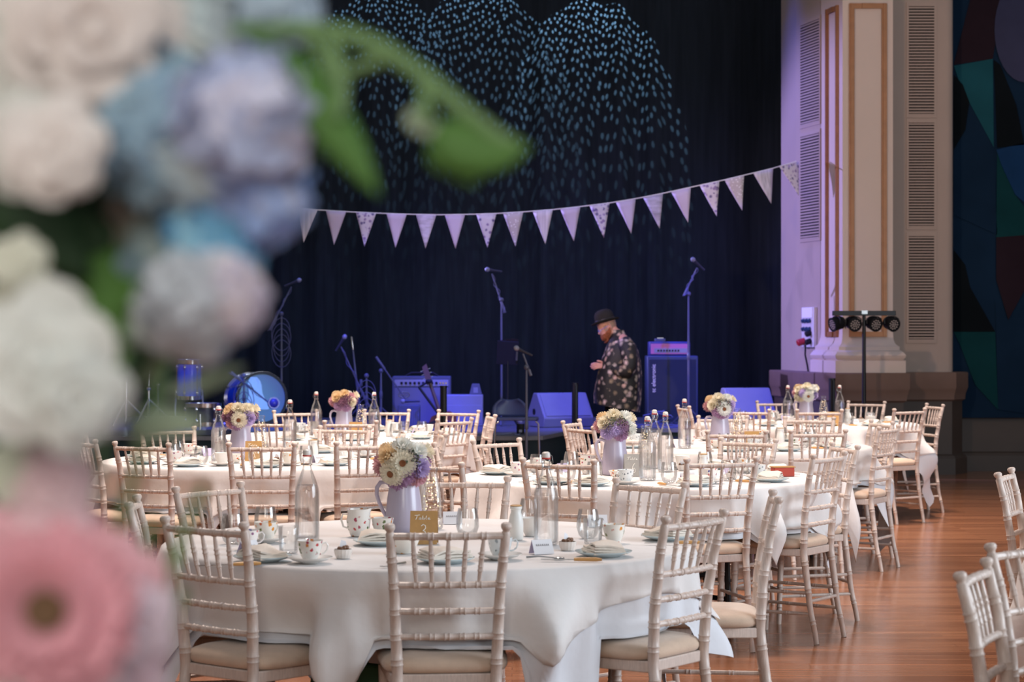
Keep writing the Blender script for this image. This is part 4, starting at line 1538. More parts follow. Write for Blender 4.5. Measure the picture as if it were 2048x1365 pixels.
for kind, mk, (px, py), rz, lb in T3:
    p = on(px, py)
    if mk is None:
        mk = make_cup(kind)
    if kind.startswith('china') and any(t[0] == 'saucer' and abs(t[2][0] - px) < 3 for t in T3):
        p = on(px, [t[2][1] for t in T3 if t[0] == 'saucer' and abs(t[2][0] - px) < 3][0]) + Vector((0, 0, 0.0075))
    place(kind, mk, p, rz, lb)
    if kind == 'plate':
        place('napkin', make_napkin, p + Vector((0, 0, 0.0150)), rz + 0.15 + px * .004, 'folded napkin on the ' + lb.replace('under the folded napkin ', ''))

# ---- the other tables: a cover before every chair
rn = random.Random(21)
for tb in (6, 8, 4, 7, 12):
    cx, cyy, _ = TABLES[tb]
    nm = TNAME[tb]
    taken = [p for p, _ in JUGS.values()] + [p for p, _ in BOT] + [p for p, _ in FAI]

    def free(p, rr=0.095):
        return all((Vector((q.x, q.y)) - Vector((p.x, p.y))).length > rr for q in taken)

    for i, (sx, sy, an, tg) in enumerate(SEATS[tb]):
        def at(r, da): return Vector((cx + r * math.cos(an + da), cyy + r * math.sin(an + da), TOPZ))
        where = ' at ' + nm + ', before its ' + tg
        rz = an + PI / 2
        p = at(0.74, 0.0)
        place('plate', make_plate, p, rz, 'side plate' + where)
        place('napkin', make_napkin, p + Vector((0, 0, 0.0150)), rz + rn.uniform(-.5, .5), 'folded napkin' + where)
        p = at(0.62, 0.21)
        k = rn.choice(CHINA)
        if free(p):
            place('saucer', make_saucer, p, 0, 'saucer' + where)
            place(k, make_cup(k), p + Vector((0, 0, 0.0075)), rn.uniform(0, 6), 'tea cup on its saucer' + where)
            taken.append(p)
        p = at(0.54, -0.10)
        if free(p):
            g = ('stemless', make_stemless) if rn.random() < 0.6 else ('tumbler', make_tumbler)
            place(*g, p, 0, 'clear glass' + where)
            taken.append(p)
        p = at(0.72, -0.19)
        place('knife', make_knife, p, an + PI + rn.uniform(-.15, .15), 'bone handled knife' + where)
        p = at(0.50, 0.12)
        if free(p, 0.08) and i % 2 == 0:
            place('favour', make_favour, p, rn.uniform(0, 6), 'favour basket' + where)
            taken.append(p)
        elif free(p, 0.085):
            place('card', make_place_card, p, rz, 'place card' + where)
            taken.append(p)
    for kk, mk, r, a, lb in (('creamer', make_creamer, 0.30, 2.6, 'cream jug near the middle of '), ('milk', make_milk, 0.34, -0.4, 'white milk bottle near the middle of '), ('bowl', make_bowl, 0.36, -1.9, 'sugar bowl near the middle of ')):
        for da in (0, .35, -.35, .7, -.7, 1.1):
            p = Vector((cx + r * math.cos(a + da), cyy + r * math.sin(a + da), TOPZ))
            if free(p, 0.10):
                place(kk, mk, p, rn.uniform(0, 6), lb + nm)
                taken.append(p)
                break
# red tin on table six
p = on(1566, 953)
t = thing('gift_tin', 'red tin with a pale rim standing at the right edge of table six', 'tin', p, 0.15)
MB().prism([(-.052, -.03), (.052, -.03), (.058, .03), (-.058, .03)], 0, 0.045).build('box', M['redbox'], t, bevel=.003)
MB().prism([(-.057, -.034), (.057, -.034), (.062, .034), (-.062, .034)], 0.045, 0.05).build('rim', M['gold'], t, bevel=.001)

t = thing('tote_bag', 'green cloth bag standing under table three', 'bag', (-.54, 6.90, 0), .2)
MB().add([(-.16, -.05, 0), (.16, -.05, 0), (.16, .05, 0), (-.16, .05, 0), (-.12, -.025, .40), (.14, -.02, .36), (.14, .02, .36), (-.12, .025, .40)], [(3, 2, 1, 0), (4, 5, 6, 7), (0, 1, 5, 4), (1, 2, 6, 5), (2, 3, 7, 6), (3, 0, 4, 7)]).build('body', M['green'], t, bevel=.012)
MB().tube([(-.06, 0, .37), (-.05, .01, .46), (.04, .01, .46), (.06, 0, .36)], .007, 7).build('strap', M['green'], t)

# ---------------------------------------------------------------- on the stage
def microphone(p, direc, label, cond=False):
    t = thing('microphone', label, 'microphone', p, 0, 'microphones clipped to stands')
    T = basis(direc)
    if cond:
        MB().lathe([(0, 0), (.011, 0), (.012, .01), (.012, .14), (.009, .15), (0, .152)], 12, 0, T).build('body', M['steel'], t)
        return t
    MB().lathe([(0, -.12), (.010, -.12), (.0125, -.02), (.0165, .03), (.018, .045), (0, .045)], 12, 0, T).build('body', mat_once('mic_body', L(60, 62, 72)), t)
    MB().ball((0, 0, .066), (.026, .026, .028), 12, 8, 0, T).build('grille', mat_once('mic_grille', L(150, 150, 165)), t)
    return t


def mic_stand(base, z_floor, h, label, boom=None, cable=True, coil=False, tilt=(0, 0)):
    """tripod stand; boom = (low end, high end) in world space"""
    bx, by = base
    t = thing('microphone_stand', label, 'microphone stand', (bx, by, z_floor), 0, 'microphone stands')
    met = mat_once('stand_metal', L(92, 94, 110))
    top = Vector((tilt[0], tilt[1], h))
    MB().tube([(0, 0, .08), top * .55, top], [.0125, .0125, .009], 8).build('pole', met, t)
    MB().lathe([(.011, .5 * h), (.018, .5 * h + .01), (.018, .5 * h + .07), (.012, .5 * h + .08)], 10).build('height_clutch', met, t)
    for k in range(3):
        a = k * 2.094 + .5
        MB().tube([(0.01 * math.cos(a), .01 * math.sin(a), .20), (.22 * math.cos(a), .22 * math.sin(a), .011)], .009, 7).build('leg', met, t)
    if boom:
        a, b = Vector(boom[0]) - Vector((bx, by, z_floor)), Vector(boom[1]) - Vector((bx, by, z_floor))
        MB().tube([a, a.lerp(b, .28), a.lerp(b, .3), b], [.015, .015, .009, .008], 8).build('boom', met, t)
        MB().ball(top, .026, 10, 7).build('boom_clutch', met, t)
        if cable:
            pts = []
            for i in range(25):
                u = i / 24
                p = a.lerp(b, 1 - u) + Vector((.02 * math.sin(u * 17), -.02 - .02 * math.cos(u * 13), -.012 * math.sin(u * 9)))
                pts.append(p)
            MB().tube(pts, .0035, 5).build('cable', mat_once('cable_grey', L(90, 92, 120)), t)
    if coil:
        pts = [Vector((.10 * math.cos(a) * (1 + .1 * math.sin(a * .31)), -.03 + .004 * math.sin(a * 1.3), h - .20 + .17 * math.sin(a * 1.0) - .01 * a)) for a in [i * PI / 9 for i in range(80)]]
        MB().tube(pts, .004, 5).build('coiled_cable', mat_once('cable_grey', L(90, 92, 120)), t)
    return t


def Wp(px, py, d): return W(px, py, d)


d = 23.5
b0, b1 = Wp(540, 661, d), Wp(583, 574, d)
mic_stand((X(563, d), d), STG, Z(628, d) - STG, 'boom stand with a coil of cable, behind the bass drum', (b0, b1), True, True)
microphone(Wp(588, 565, d), (0.9, -.2, .35), 'vocal microphone pointing right above the bass drum')
d = 22.6
mic_stand((X(1003, d), d), STG, Z(600, d) - STG, 'tall boom stand in the middle of the stage behind the music stand', (Wp(1010, 626, d), Wp(984, 548, d)))
microphone(Wp(985, 541, d), (-.8, -.5, .1), 'vocal microphone on the tall middle stand')
d = 22.4
mic_stand((X(1377, d), d), STG, Z(588, d) - STG, 'tall stand before the bass cabinet', (Wp(1368, 592, d), Wp(1394, 536, d)), True)
microphone(Wp(1394, 527, d), (-.7, -.4, .6), 'vocal microphone high on the stand before the bass cabinet')
d = 21.8
mic_stand((X(733, d), d), STG, Z(752, d) - STG, 'low boom stand leaning left beside the mauve posy', (Wp(738, 815, d), Wp(682, 694, d)), True, True)
microphone(Wp(683, 684, d), (.5, -.3, .75), 'small microphone at the tip of the low left-leaning boom')
mic_stand((X(722, 23.3), 23.3), STG, Z(700, 23.3) - STG, 'straight stand with a slim silver microphone', None, tilt=(-.09, 0))
microphone(Wp(706, 700, 23.3), (-.12, 0, 1), 'slim silver pencil microphone standing upright', True)
d = 22.5
mic_stand((X(762, d), d), STG, Z(742, d) - STG, 'low boom stand reaching across the guitar amplifier', (Wp(752, 714, d), Wp(812, 800, d)), False)
microphone(Wp(818, 803, 22.45), (-1, .1, 0), 'microphone lying level before the guitar amplifier grille')
d = 19.6
mic_stand((X(1053, d), d), 0.0, Z(735, d), 'straight stand with warm light on it, in front of the stage', (Wp(1062, 752, d), Wp(1046, 708, d)), False)
microphone(Wp(1044, 702, d), (-.75, -.45, .35), 'warm-lit vocal microphone before the stage')

# music stand with papers
d = 22.0
t = thing('music_stand', 'black music stand with papers, middle of the stage', 'music stand', (X(1015, d), d, STG))
MB().tube([(0, 0, .12), (0, 0, .78)], .011, 8).build('pole', M['black'], t)
for k in range(3):
    a = k * 2.094 + 1.1
    MB().tube([(0, 0, .2), (.25 * math.cos(a), .25 * math.sin(a), .01)], .008, 6).build('leg', M['black'], t)
T = TR((0, -.03, .80), (.30, .06, 0))
MB().box((0, 0, .0), (.23, .012, .26), 0, T).box((0, .03, -.13), (.23, .06, .008), 0, T).build('desk', M['rubber'], t, bevel=.003)
rn = random.Random(4)
for k in range(3):
    MB().box((-.04 + .05 * k, .010 + .004 * k, .045 + .01 * k), (.07, .003, .19), 0, TR((0, -.03, .80), (.30, .06 + .08 * (k - 1), 0))).build('paper', mat_once('dark_folder', L(30, 24, 25)), t)
MB().box((.10, -.02, -.02), (.02, .02, .10), 0, T).build('clip', M['steel'], t)

# guitar amplifier
def amp_box(name, label, cat, p, w, dd, h, m, rz=0):
    t = thing(name, label, cat, p, rz)
    MB().box((0, 0, h / 2), (w, dd, h)).build('cabinet', m, t, bevel=.012)
    return t


d = 22.9
aw, ah = 117 * d / FPX, Z(753, d) - STG
t = amp_box('guitar_amplifier', 'blue-lit combo guitar amplifier with a row of knobs on the stage', 'amplifier', (X(843, d), d + .13, STG), aw, .26, ah, M['tolex'])
MB().box((0, -.133, ah * .40), (aw * .92, .012, ah * .72)).build('grille_cloth', M['grille'], t, bevel=.004)
pn = MB().box((0, -.135, ah * .86), (aw * .92, .016, .07)).build('control_panel', mat_once('panel_silver', L(150, 150, 160)), t, bevel=.003)
for k in range(9):
    MB().lathe([(0, 0), (.015, 0), (.013, .02), (0, .02)], 12, 0, TR((-aw * .34 + k * .048, -.143, ah * .86), (PI / 2, 0, 0))).build('knob', M['blackp'], pn)
for k in range(3):
    MB().lathe([(0, 0), (.010, 0), (.010, .012), (0, .012)], 10, 0, TR((aw * .32 + k * .032, -.143, ah * .86), (PI / 2, 0, 0))).build('socket', M['chrome'], pn)
el = [Vector((.06 * math.cos(a), 0, .032 * math.sin(a))) for a in [i * PI / 12 for i in range(25)]]
mb = MB().tube([p + Vector((-aw * .30, -.143, ah * .62)) for p in el], .004, 6, cap=False)
for x in (-.025, 0.0, .025):
    mb.tube([(-aw * .30 + x - .008, -.143, ah * .62 - .012), (-aw * .30 + x, -.143, ah * .62 + .014), (-aw * .30 + x + .008, -.143, ah * .62 - .012)], .0025, 5)
mb.build('emblem', M['steel'], t)
MB().tube([(-.18, 0, ah), (-.12, 0, ah + .035), (.12, 0, ah + .035), (.18, 0, ah)], .012, 8).build('handle', M['rubber'], t)
d2 = 22.35
t = amp_box('small_speaker_box', 'small ribbed speaker box standing before the guitar amplifier', 'speaker', (X(818, d2), d2, STG), .24, .14, .24, M['tolex'])
mb = MB()
for k in range(11):
    mb.box((-.10 + .02 * k, -.074, .10), (.009, .01, .17))
mb.build('ribbed_front', M['grille'], t, smooth=False)
d = 22.5
t = amp_box('floor_monitor_box', 'plain blue-lit speaker box right of the guitar amplifier', 'speaker', (X(925, d), d + .12, STG), 82 * d / FPX, .24, Z(790, d) - STG, M['monitor'])
MB().box((0, -.123, .13), (.40, .01, .20)).build('front_grille', M['monitor'], t, bevel=.004)
# music lamp on top of the box, a small dark case behind
t = thing('metronome', 'small dark tapering case standing on the plain speaker box', 'metronome', (X(951, d), d + .14, Z(790, d) - .002))
MB().add([(-.07, -.05, 0), (.07, -.05, 0), (.07, .05, 0), (-.07, .05, 0), (-.04, -.03, .12), (.04, -.03, .12), (.04, .03, .12), (-.04, .03, .12)], [(3, 2, 1, 0), (4, 5, 6, 7), (0, 1, 5, 4), (1, 2, 6, 5), (2, 3, 7, 6), (3, 0, 4, 7)]).build('case', M['tolex'], t, bevel=.006)
MB().box((0, -.045, .05), (.05, .01, .06)).build('scale_plate', M['monitor'], t)


# wedge monitors
def wedge(pxl, pxr, pyt, dd, label, rz):
    w = (pxr - pxl) * dd / FPX
    h = Z(pyt, dd) - STG
    t = thing('wedge_monitor', label, 'monitor speaker', (X((pxl + pxr) / 2, dd), dd + .2, STG), rz, 'wedge monitors')
    pr = [(-.20, 0), (.16, 0), (.22, h * .35), (.06, h), (-.04, h), (-.23, h * .28)]   # side outline (depth, height)
    R = Matrix(((0, 0, 1, 0), (1, 0, 0, 0), (0, 1, 0, 0), (0, 0, 0, 1)))
    MB().prism(pr, -w / 2, w / 2, 0, R).build('cabinet', M['monitor'], t, bevel=.012)
    a, b = Vector((0, -.23, h * .28)), Vector((0, -.04, h))
    e = (b - a).normalized()
    n = Vector((0, -e.z, e.y))
    T = Matrix((Vector((1, 0, 0)), e, -n * -1)).transposed().to_4x4()
    T.translation = (a + b) / 2
    MB().box((0, 0, .004), (w * .9, (b - a).length * .86, .010), 0, T).build('grille', M['monitor'], t, bevel=.003)
    MB().lathe([(.0, -.002), (.034, -.002), (.034, .004), (0, .004)], 16, 0, TR((-w / 2, .03, h * .45), (0, -PI / 2, 0))).build('handle_hole', M['rubber'], t)
    for s in (-1, 1):
        MB().box((s * .02, -.041 + .02, h + .002), (.012, .02, .006)).build('screw', M['rubber'], t)
    return t


wedge(1066, 1176, 787, 22.2, 'nearer blue wedge monitor, left of the standing man', .42)
wedge(1446, 1545, 777, 22.8, 'blue wedge monitor right of the bass cabinet', .30)
# bass cabinet and head
d = 23.1
cw, chh = 102 * d / FPX, Z(712, d) - STG
t = amp_box('bass_cabinet', 'tall dark bass speaker cabinet with white upright lettering', 'speaker cabinet', (X(1345, d), d + .2, STG), cw, .40, chh, mat_once('cab_vinyl', L(50, 62, 96)))
MB().box((0, -.203, chh / 2 - .005), (cw * .93, .012, chh * .91)).build('grille', M['cabblack'], t, bevel=.005)
text_mesh('tc electronic', .062, 'lettering', M['wpaint'], t, (-cw / 2 + .075, -.2105, chh * .67), (PI / 2, -PI / 2, 0), 0, .001)
hw, hh = 82 * d / FPX, 26 * d / FPX
t = amp_box('bass_amplifier_head', 'purple-fronted bass amplifier head on top of the tall cabinet', 'amplifier', (X(1340, d), d + .18, STG + chh), hw, .28, hh + .012, mat_once('head_case', L(60, 60, 120)))
pn = MB().box((0, -.142, hh * .52), (hw * .92, .01, hh * .78)).build('front_panel', mat_once('head_purple', L(214, 120, 160)), t, bevel=.003)
MB().box((.01, -.149, hh * .40), (hw * .80, .006, hh * .34)).build('control_strip', mat_once('panel_silver', L(150, 150, 160)), pn)
for k in range(8):
    MB().lathe([(0, 0), (.011, 0), (.009, .016), (0, .016)], 10, 0, TR((-hw * .28 + k * .032, -.152, hh * .40), (PI / 2, 0, 0))).build('knob', M['blackp'], pn)
t = thing('tuner_pedal', 'small dark pedal lying on the bass amplifier head', 'pedal', (X(1322, d), d + .15, STG + chh + hh + .012))
MB().prism([(-.06, -.04), (.06, -.04), (.06, .05), (-.06, .05)], 0, .035).build('case', M['tolex'], t, bevel=.006)
MB().box((0, -.01, .04), (.07, .04, .012)).build('foot_plate', M['steel'], t)

# guitar on a stand (neck and headstock show above the chairs)
d = 22.1
gx = X(872, d)
t = thing('electric_guitar', 'guitar leaning on its stand, dark neck rising before the amplifier', 'guitar', (gx, d, STG))
top = Wp(849, 735, d) - Vector((gx, d, STG))
bot = Wp(880, 826, d) - Vector((gx, d, STG))
ax = (top - bot).normalized()
T = basis(ax, (0, -1, 0))
body = [(.0, .16), (.10, .15), (.16, .08), (.13, .0), (.17, -.09), (.14, -.19), (.0, -.23), (-.14, -.19), (-.17, -.09), (-.13, .0), (-.16, .08), (-.10, .15)]
mb = MB()
Tb = Matrix.Translation(bot - ax * .16) @ T
R2 = Matrix(((1, 0, 0, 0), (0, 0, -1, 0), (0, 1, 0, 0), (0, 0, 0, 1)))
mb.prism(body, -.02, .02, 0, Tb @ R2)
mb.build('body', mat_once('guitar_sunburst', L(120, 60, 40), coat=.5), t, bevel=.006)
neck = mat_once('guitar_neck', L(96, 70, 62))
MB().tube([bot - ax * .05, top - ax * .13], [.022, .017], 8).build('neck', neck, t)
MB().add([(-.024, -.008, 0), (.024, -.008, 0), (.032, -.008, .04), (.024, -.008, .17), (-.03, -.008, .19), (-.03, -.008, .04),
          (-.024, .008, 0), (.024, .008, 0), (.032, .008, .04), (.024, .008, .17), (-.03, .008, .19), (-.03, .008, .04)],
         [(0, 1, 2, 3, 4, 5), (11, 10, 9, 8, 7, 6)] + [(i, 6 + i, 6 + (i + 1) % 6, (i + 1) % 6) for i in range(6)], 0, Matrix.Translation(top - ax * .16) @ T).build('headstock', neck, t)
for k in range(6):
    s = -1 if k % 2 else 1
    p = top - ax * (.12 - .022 * (k // 2) * 2)
    MB().tube([p, p + (T @ Vector((s * .055, 0, 0)))], [.004, .008], 6).build('tuning_peg', M['chrome'], t)
t = thing('guitar_stand', 'black guitar stand with a padded arm before the amplifier', 'guitar stand', (X(884, d), d - .12, STG))
o0 = Vector((X(884, d), d - .12, STG))
MB().tube([Wp(884, 838, d - .12) - o0, Wp(838, 775, d - .12) - o0], .014, 8).build('upright', M['black'], t)
MB().tube([Wp(838, 775, d - .12) - o0, Wp(860, 762, d - .02) - o0], .012, 8).build('arm', M['black'], t)
MB().ball(Wp(858, 763, d - .06) - o0, (.04, .03, .022), 10, 7).build('neck_pad', M['rubber'], t)
for s in (-1, 1):
    MB().tube([(0, 0, .10), (s * .22, -.05, .012)], .012, 7).build('leg', M['black'], t)


# drums
def drum(name, label, p, r, h, axis, m_shell, m_head, lugs, legs=None, cat='drum'):
    t = thing(name, label, cat, p, 0, 'pieces of the blue drum kit')
    T = basis(axis)
    MB().lathe([(r * .97, 0), (r * .97, h)], 36, 0, T).build('shell', m_shell, t)
    for z0 in (0, h):
        s = 1 if z0 else -1
        MB().lathe([(r * .98, z0 - s * .035), (r * 1.03, z0 - s * .035), (r * 1.03, z0 + s * .008), (r * .98, z0 + s * .008), (r * .98, z0 - s * .035)], 36, 0, T).build('hoop', M['chrome'], t)
        MB().lathe([(0, z0), (r * .98, z0)], 36, 0, T).build('drum_head', m_head, t)
    for k in range(lugs):
        a = 2 * PI * k / lugs + .3
        for z0 in (.10 * h + .03, .90 * h - .03):
            MB().ball((r * 1.0 * math.cos(a), r * 1.0 * math.sin(a), z0), (.018, .018, .024), 8, 6, 0, T).build('lug', M['chrome'], t)
        MB().tube([T @ Vector((r * 1.02 * math.cos(a), r * 1.02 * math.sin(a), 0.02)), T @ Vector((r * 1.02 * math.cos(a), r * 1.02 * math.sin(a), h - .02))], .004, 5).build('tension_rod', M['chrome'], t)
    for q in legs or []:
        MB().tube(q, .009, 7).build('leg', M['chrome'], t)
    return t


d = 22.9
n = Vector((.42, -.91, 0.04)).normalized()
hc = Vector((X(524, d), d, STG + .297))
bd = drum('bass_drum', 'big blue bass drum lying on its side with a teal front head', hc - n * .5, .285, .5, n, M['drumblue'], M['drumhead'], 8)
T = basis(n)
MB().lathe([(.265, .502), (.292, .502), (.292, .512), (.265, .512), (.265, .502)], 40, 0, T).build('front_rim', M['black'], bd)
c = n * .506
ux, uz = Vector((0, 0, 1)).cross(n).normalized(), Vector((0, 0, 1))
rows = []
for i in range(9):
    u = i / 8
    w = .035 + .085 * u ** .6 + .012 * math.sin(u * 9)
    cx_ = -.10 + .05 * u
    rows.append([c + ux * (cx_ + w * (k / 4 - 1)) + uz * (.23 - .36 * u) + n * (.006 + .006 * math.sin(k * 1.9 + u * 5)) for k in range(9)])
MB().grid(rows).build('cloth_patch', M['drumwhite'], bd)
for s in (-1, 1):
    MB().tube([ux * s * .25 + n * .38, ux * s * .42 + n * .46 - uz * .285], .009, 7).build('spur', M['chrome'], bd)
# microphone pushed up to the bass drum on its own boom
d = 22.2
mic_stand((X(488, d), d), STG, Z(752, d) - STG, 'short boom stand with tangled cable before the bass drum', (Wp(462, 745, d), Wp(535, 804, d)), True, True)
t = thing('kick_microphone', 'round blue microphone at the bass drum front head', 'microphone', Wp(546, 807, d))
MB().ball((0, 0, 0), (.06, .05, .06), 14, 10).build('body', mat_once('kick_blue', L(60, 66, 140), coat=.5), t)
MB().lathe([(.05, .0), (.064, .0), (.064, .03), (.05, .03), (.05, 0)], 18, 0, TR((0, 0, 0), basis((.4, -.9, .1)))).build('ring', mat_once('kick_blue', L(60, 66, 140), coat=.5), t)
d = 22.6
drum('rack_tom', 'tall blue tom drum seen below the white rose, above the other drums', (X(378, d), d, Z(797, d)), .135, .42, (0.02, -.05, 1), M['drumblue'], M['drumhead'], 6,
     [[Vector((.14, 0, .1)), Vector((.15, .03, -.1)), Vector((.15, .03, STG - Z(797, d) + .01))], [Vector((-.14, 0, .1)), Vector((-.16, .05, -.1)), Vector((-.16, .05, STG - Z(797, d) + .01))]])
d = 21.3
drum('snare_drum', 'dark floor drum with chrome hoops at the front edge of the stage', (X(406, d), d, STG + .06), .18, Z(808, d) - STG - .06, (0, 0, 1), mat_once('drum_dark', L(30, 34, 40), coat=.4), M['drumhead'], 6,
     [[Vector((.185 * math.cos(a), .185 * math.sin(a), .12)), Vector((.19 * math.cos(a), .19 * math.sin(a), -.055))] for a in (.5, 2.6, 4.7)])
for px, pyt, lb in ((251, 640, 'cymbal stand furthest left, chrome, behind the white rose'), (298, 700, 'cymbal stand with a ribbed rod left of the tall tom')):
    d = 22.4
    t = thing('cymbal_stand', lb, 'cymbal stand', (X(px, d), d, STG), 0, 'cymbal stands')
    h = Z(pyt, d) - STG
    MB().tube([(0, 0, .05), (0, 0, h * .5)], .014, 8).build('lower_tube', M['chrome'], t)
    MB().tube([(0, 0, h * .5), (0, 0, h)], .009, 8).build('upper_tube', M['chrome'], t)
    MB().ball((0, 0, h * .5), .028, 10, 7).build('clamp', M['chrome'], t)
    for k in range(3):
        a = k * 2.094 + .2
        MB().tube([(0, 0, .3), (.28 * math.cos(a), .28 * math.sin(a), .012)], .010, 6).build('leg', M['chrome'], t)
    MB().lathe([(0, h - .01), (.03, h - .012), (.06, h - .03), (.20, h - .045), (.205, h - .047), (.20, h - .05), (0, h - .02)], 32, 0).build('cymbal', M['brass'], t)
d = 22.0
t = thing('hi_hat_stand', 'thin chrome stand with a curled cable left of the tall tom', 'cymbal stand', (X(316, d), d, STG))
h = Z(765, d) - STG
MB().tube([(0, 0, .04), (0, 0, h)], .008, 7).build('pole', M['chrome'], t)
MB().lathe([(.009, h * .93), (.02, h * .94), (.02, h * .97), (.009, h * .98)], 10).build('clutch', M['chrome'], t)
for k in range(3):
    a = k * 2.094
    MB().tube([(0, 0, .22), (.2 * math.cos(a), .2 * math.sin(a), .01)], .008, 6).build('leg', M['chrome'], t)

# dark ribbed posts along the stage front
for px, pt, dd, zb, lb in ((1150, 766, 21.4, 0.0, 'dark ribbed post left of the standing man'), (887, 772, 20.05, 0.0, 'dark ribbed post before the guitar amplifier'), (1664, 757, 21.45, 0.0, 'dark ribbed post below the pilaster foot')):
    t = thing('ribbed_post', lb, 'post', (X(px, dd), dd, zb), 0, 'dark ribbed posts along the stage')
    h = Z(pt, dd) - zb
    n_ = 20
    rows = [[((.031 + .003 * (j % 2)) * math.cos(2 * PI * j / n_), (.031 + .003 * (j % 2)) * math.sin(2 * PI * j / n_), z) for j in range(n_)] for z in (.02, h - .02)]
    MB().grid(rows, closed=True).build('shaft', M['black'], t, smooth=False)
    MB().lathe([(0, h - .02), (.036, h - .02), (.036, h), (0, h)], 20).build('cap', M['black'], t)
    MB().lathe([(0, 0), (.09, 0), (.09, .014), (.036, .02), (0, .02)], 24).build('base', M['black'], t)
# low backed seat before the stage
d = 19.8
t = thing('stage_stool', 'blue-lit moulded stool with a low rounded back at the stage front', 'stool', (X(1040, d), d + .15, 0))
zs, zt = Z(838, d), Z(801, d)
rows = []
for i in range(9):
    u = i / 8
    z = zs + .02 + (zt - zs - .02) * u
    w = .165 * (1 - .55 * max(0, u - .35) ** 2.2 / .65 ** 2.2)
    rows.append([(-.095 + w * (k / 6 - 1), -.02 - .05 * (1 - (k / 6 - 1) ** 2) * -1 + .02 * u, z) for k in range(13)])
o = MB().grid(rows).build('backrest', mat_once('stool_plastic', L(70, 80, 130)), t)
sm = o.modifiers.new('thick', 'SOLIDIFY')
sm.thickness = .018
MB().prism([(-.22, -.16), (.15, -.16), (.18, -.10), (.18, .06), (-.26, .06), (-.26, -.10)], zs - .02, zs + .012).build('seat', mat_once('stool_plastic', L(70, 80, 130)), t, bevel=.008)
for sx_, sy_ in ((-.24, -.14), (.18, -.14), (-.24, .04), (.18, .04)):
    MB().tube([(sx_ * .85, sy_, zs - .03), (sx_ * .98, sy_ - .005, zs - .05), (sx_ * 1.08, sy_ * 1.1, 0)], .009, 8).build('leg', M['chrome'], t)
# drink bottle on the stage lip
t = thing('drink_bottle', 'clear plastic drink bottle with a black label on the stage lip', 'bottle', (X(1041, 20.5), 20.5, STG))
MB().lathe([(0, 0), (.034, 0), (.037, .01), (.037, .12), (.036, .15), (.026, .19), (.014, .21), (.013, .225), (0, .225)], 18).build('body', M['tglass'], t)
MB().lathe([(.0375, .01), (.0385, .012), (.0385, .105), (.0375, .107)], 18).build('label', M['blackp'], t)
MB().box((0, -.0385, .04), (.03, .003, .025)).build('label_print', M['monitor'], t)
MB().lathe([(0, .226), (.015, .226), (.015, .243), (0, .244)], 14).build('cap', M['blackp'], t)
# cables lying about the stage
rn = random.Random(12)
for k, (x0, y0, x1, y1, lb) in enumerate(((-.9, 20.6, .1, 20.5, 'loose cables tangled on the stage lip near the drink bottle'), (.9, 22.2, 2.4, 22.15, 'cable snaking along the stage edge behind the standing man'), (-2.7, 20.6, -2.2, 20.5, 'cable heap on the stage lip right of the rumpled mat'), (-2.4, 22.55, -1.75, 22.5, 'cable running from the bass drum to the amplifier'), (1.42, 22.4, 1.72, 22.5, 'cable loop standing up beside the bass cabinet'))):
    pts = []
    for i in range(40):
        u = i / 39
        z = STG + .006
        if k == 4:
            z += .16 * math.sin(PI * u) ** 2
        pts.append((x0 + (x1 - x0) * u + .10 * math.sin(u * 23 + k), y0 + (y1 - y0) * u + .07 * math.sin(u * 31 + 2 * k), z + .008 * (i % 3 == 0)))
    tag(MB().tube(pts, .006, 6).build('stage_cable', mat_once('cable_blue', L(120, 124, 160))), lb, 'cable', 'loose stage cables')
# blue cloth lying under the drums
rows = [[(X(360, 20.9) + .55 * j / 10, 20.30 + .62 * i / 8, STG + .008 + .035 * math.sin(j * 1.1 + i) ** 2 * (1 if 0 < i < 8 else 0)) for j in range(11)] for i in range(9)]
tag(MB().grid(rows).build('drum_mat', mat_once('mat_blue', L(90, 92, 120))), 'rumpled mat under the floor drum', 'mat')

# ---------------------------------------------------------------- bunting
d = 21.75
bp = [(-60, 352), (100, 372), (300, 392), (470, 406), (572, 413), (635, 420), (700, 424), (765, 427), (825, 429), (880, 430), (940, 429), (1000, 427), (1060, 423), (1110, 419), (1165, 413), (1220, 406), (1275, 397), (1330, 386), (1385, 374), (1440, 362), (1495, 349), (1545, 337), (1592, 323)]


def string_at(px):
    for (a, ya), (b, yb) in zip(bp[:-1], bp[1:]):
        if px <= b:
            return ya + (yb - ya) * (px - a) / (b - a), (yb - ya) / (b - a)
    return bp[-1][1], (bp[-1][1] - bp[-2][1]) / (bp[-1][0] - bp[-2][0])


t = thing('bunting', 'string of pale patterned pennants strung across the stage front', 'bunting', (0, 0, 0))
dd = lambda px: d + (0.55 * (px - 1490) / 100 if px > 1490 else 0)
MB().tube([W(px, py, dd(px)) for px, py in bp], .006, 6).build('cord', M['paper'], t)
FABR = [mat('pennant_plain', L(206, 192, 214), 0.85, var=.04, scale=6),
        blotch_mat('pennant_floral', L(214, 206, 216), [L(150, 130, 170), L(120, 110, 150), L(170, 150, 190)], 26, .42, .8, .85),
        blotch_mat('pennant_dots', L(196, 186, 190), [L(236, 232, 236)], 34, .26, 1.0, .85),
        mat('pennant_swirl', L(196, 188, 206), 0.85, var=.3, scale=9, stretch=(1, 1, 3)),
        mat('pennant_stripe', L(214, 206, 216), 0.85, var=.25, scale=30, stretch=(1.5, 1, .02))]
tips = [84, 142, 200, 258, 316, 374, 432, 490, 547, 607, 668, 729, 791, 851, 911, 975, 1031, 1091, 1148, 1208, 1263, 1320, 1377, 1434, 1485, 1543, 1599]
pat = [0, 4, 1, 3, 2, 0, 4, 1, 2, 4, 0, 1, 0, 3, 0, 1, 2, 4, 0, 1, 0, 3, 0, 1, 2, 4, 1]
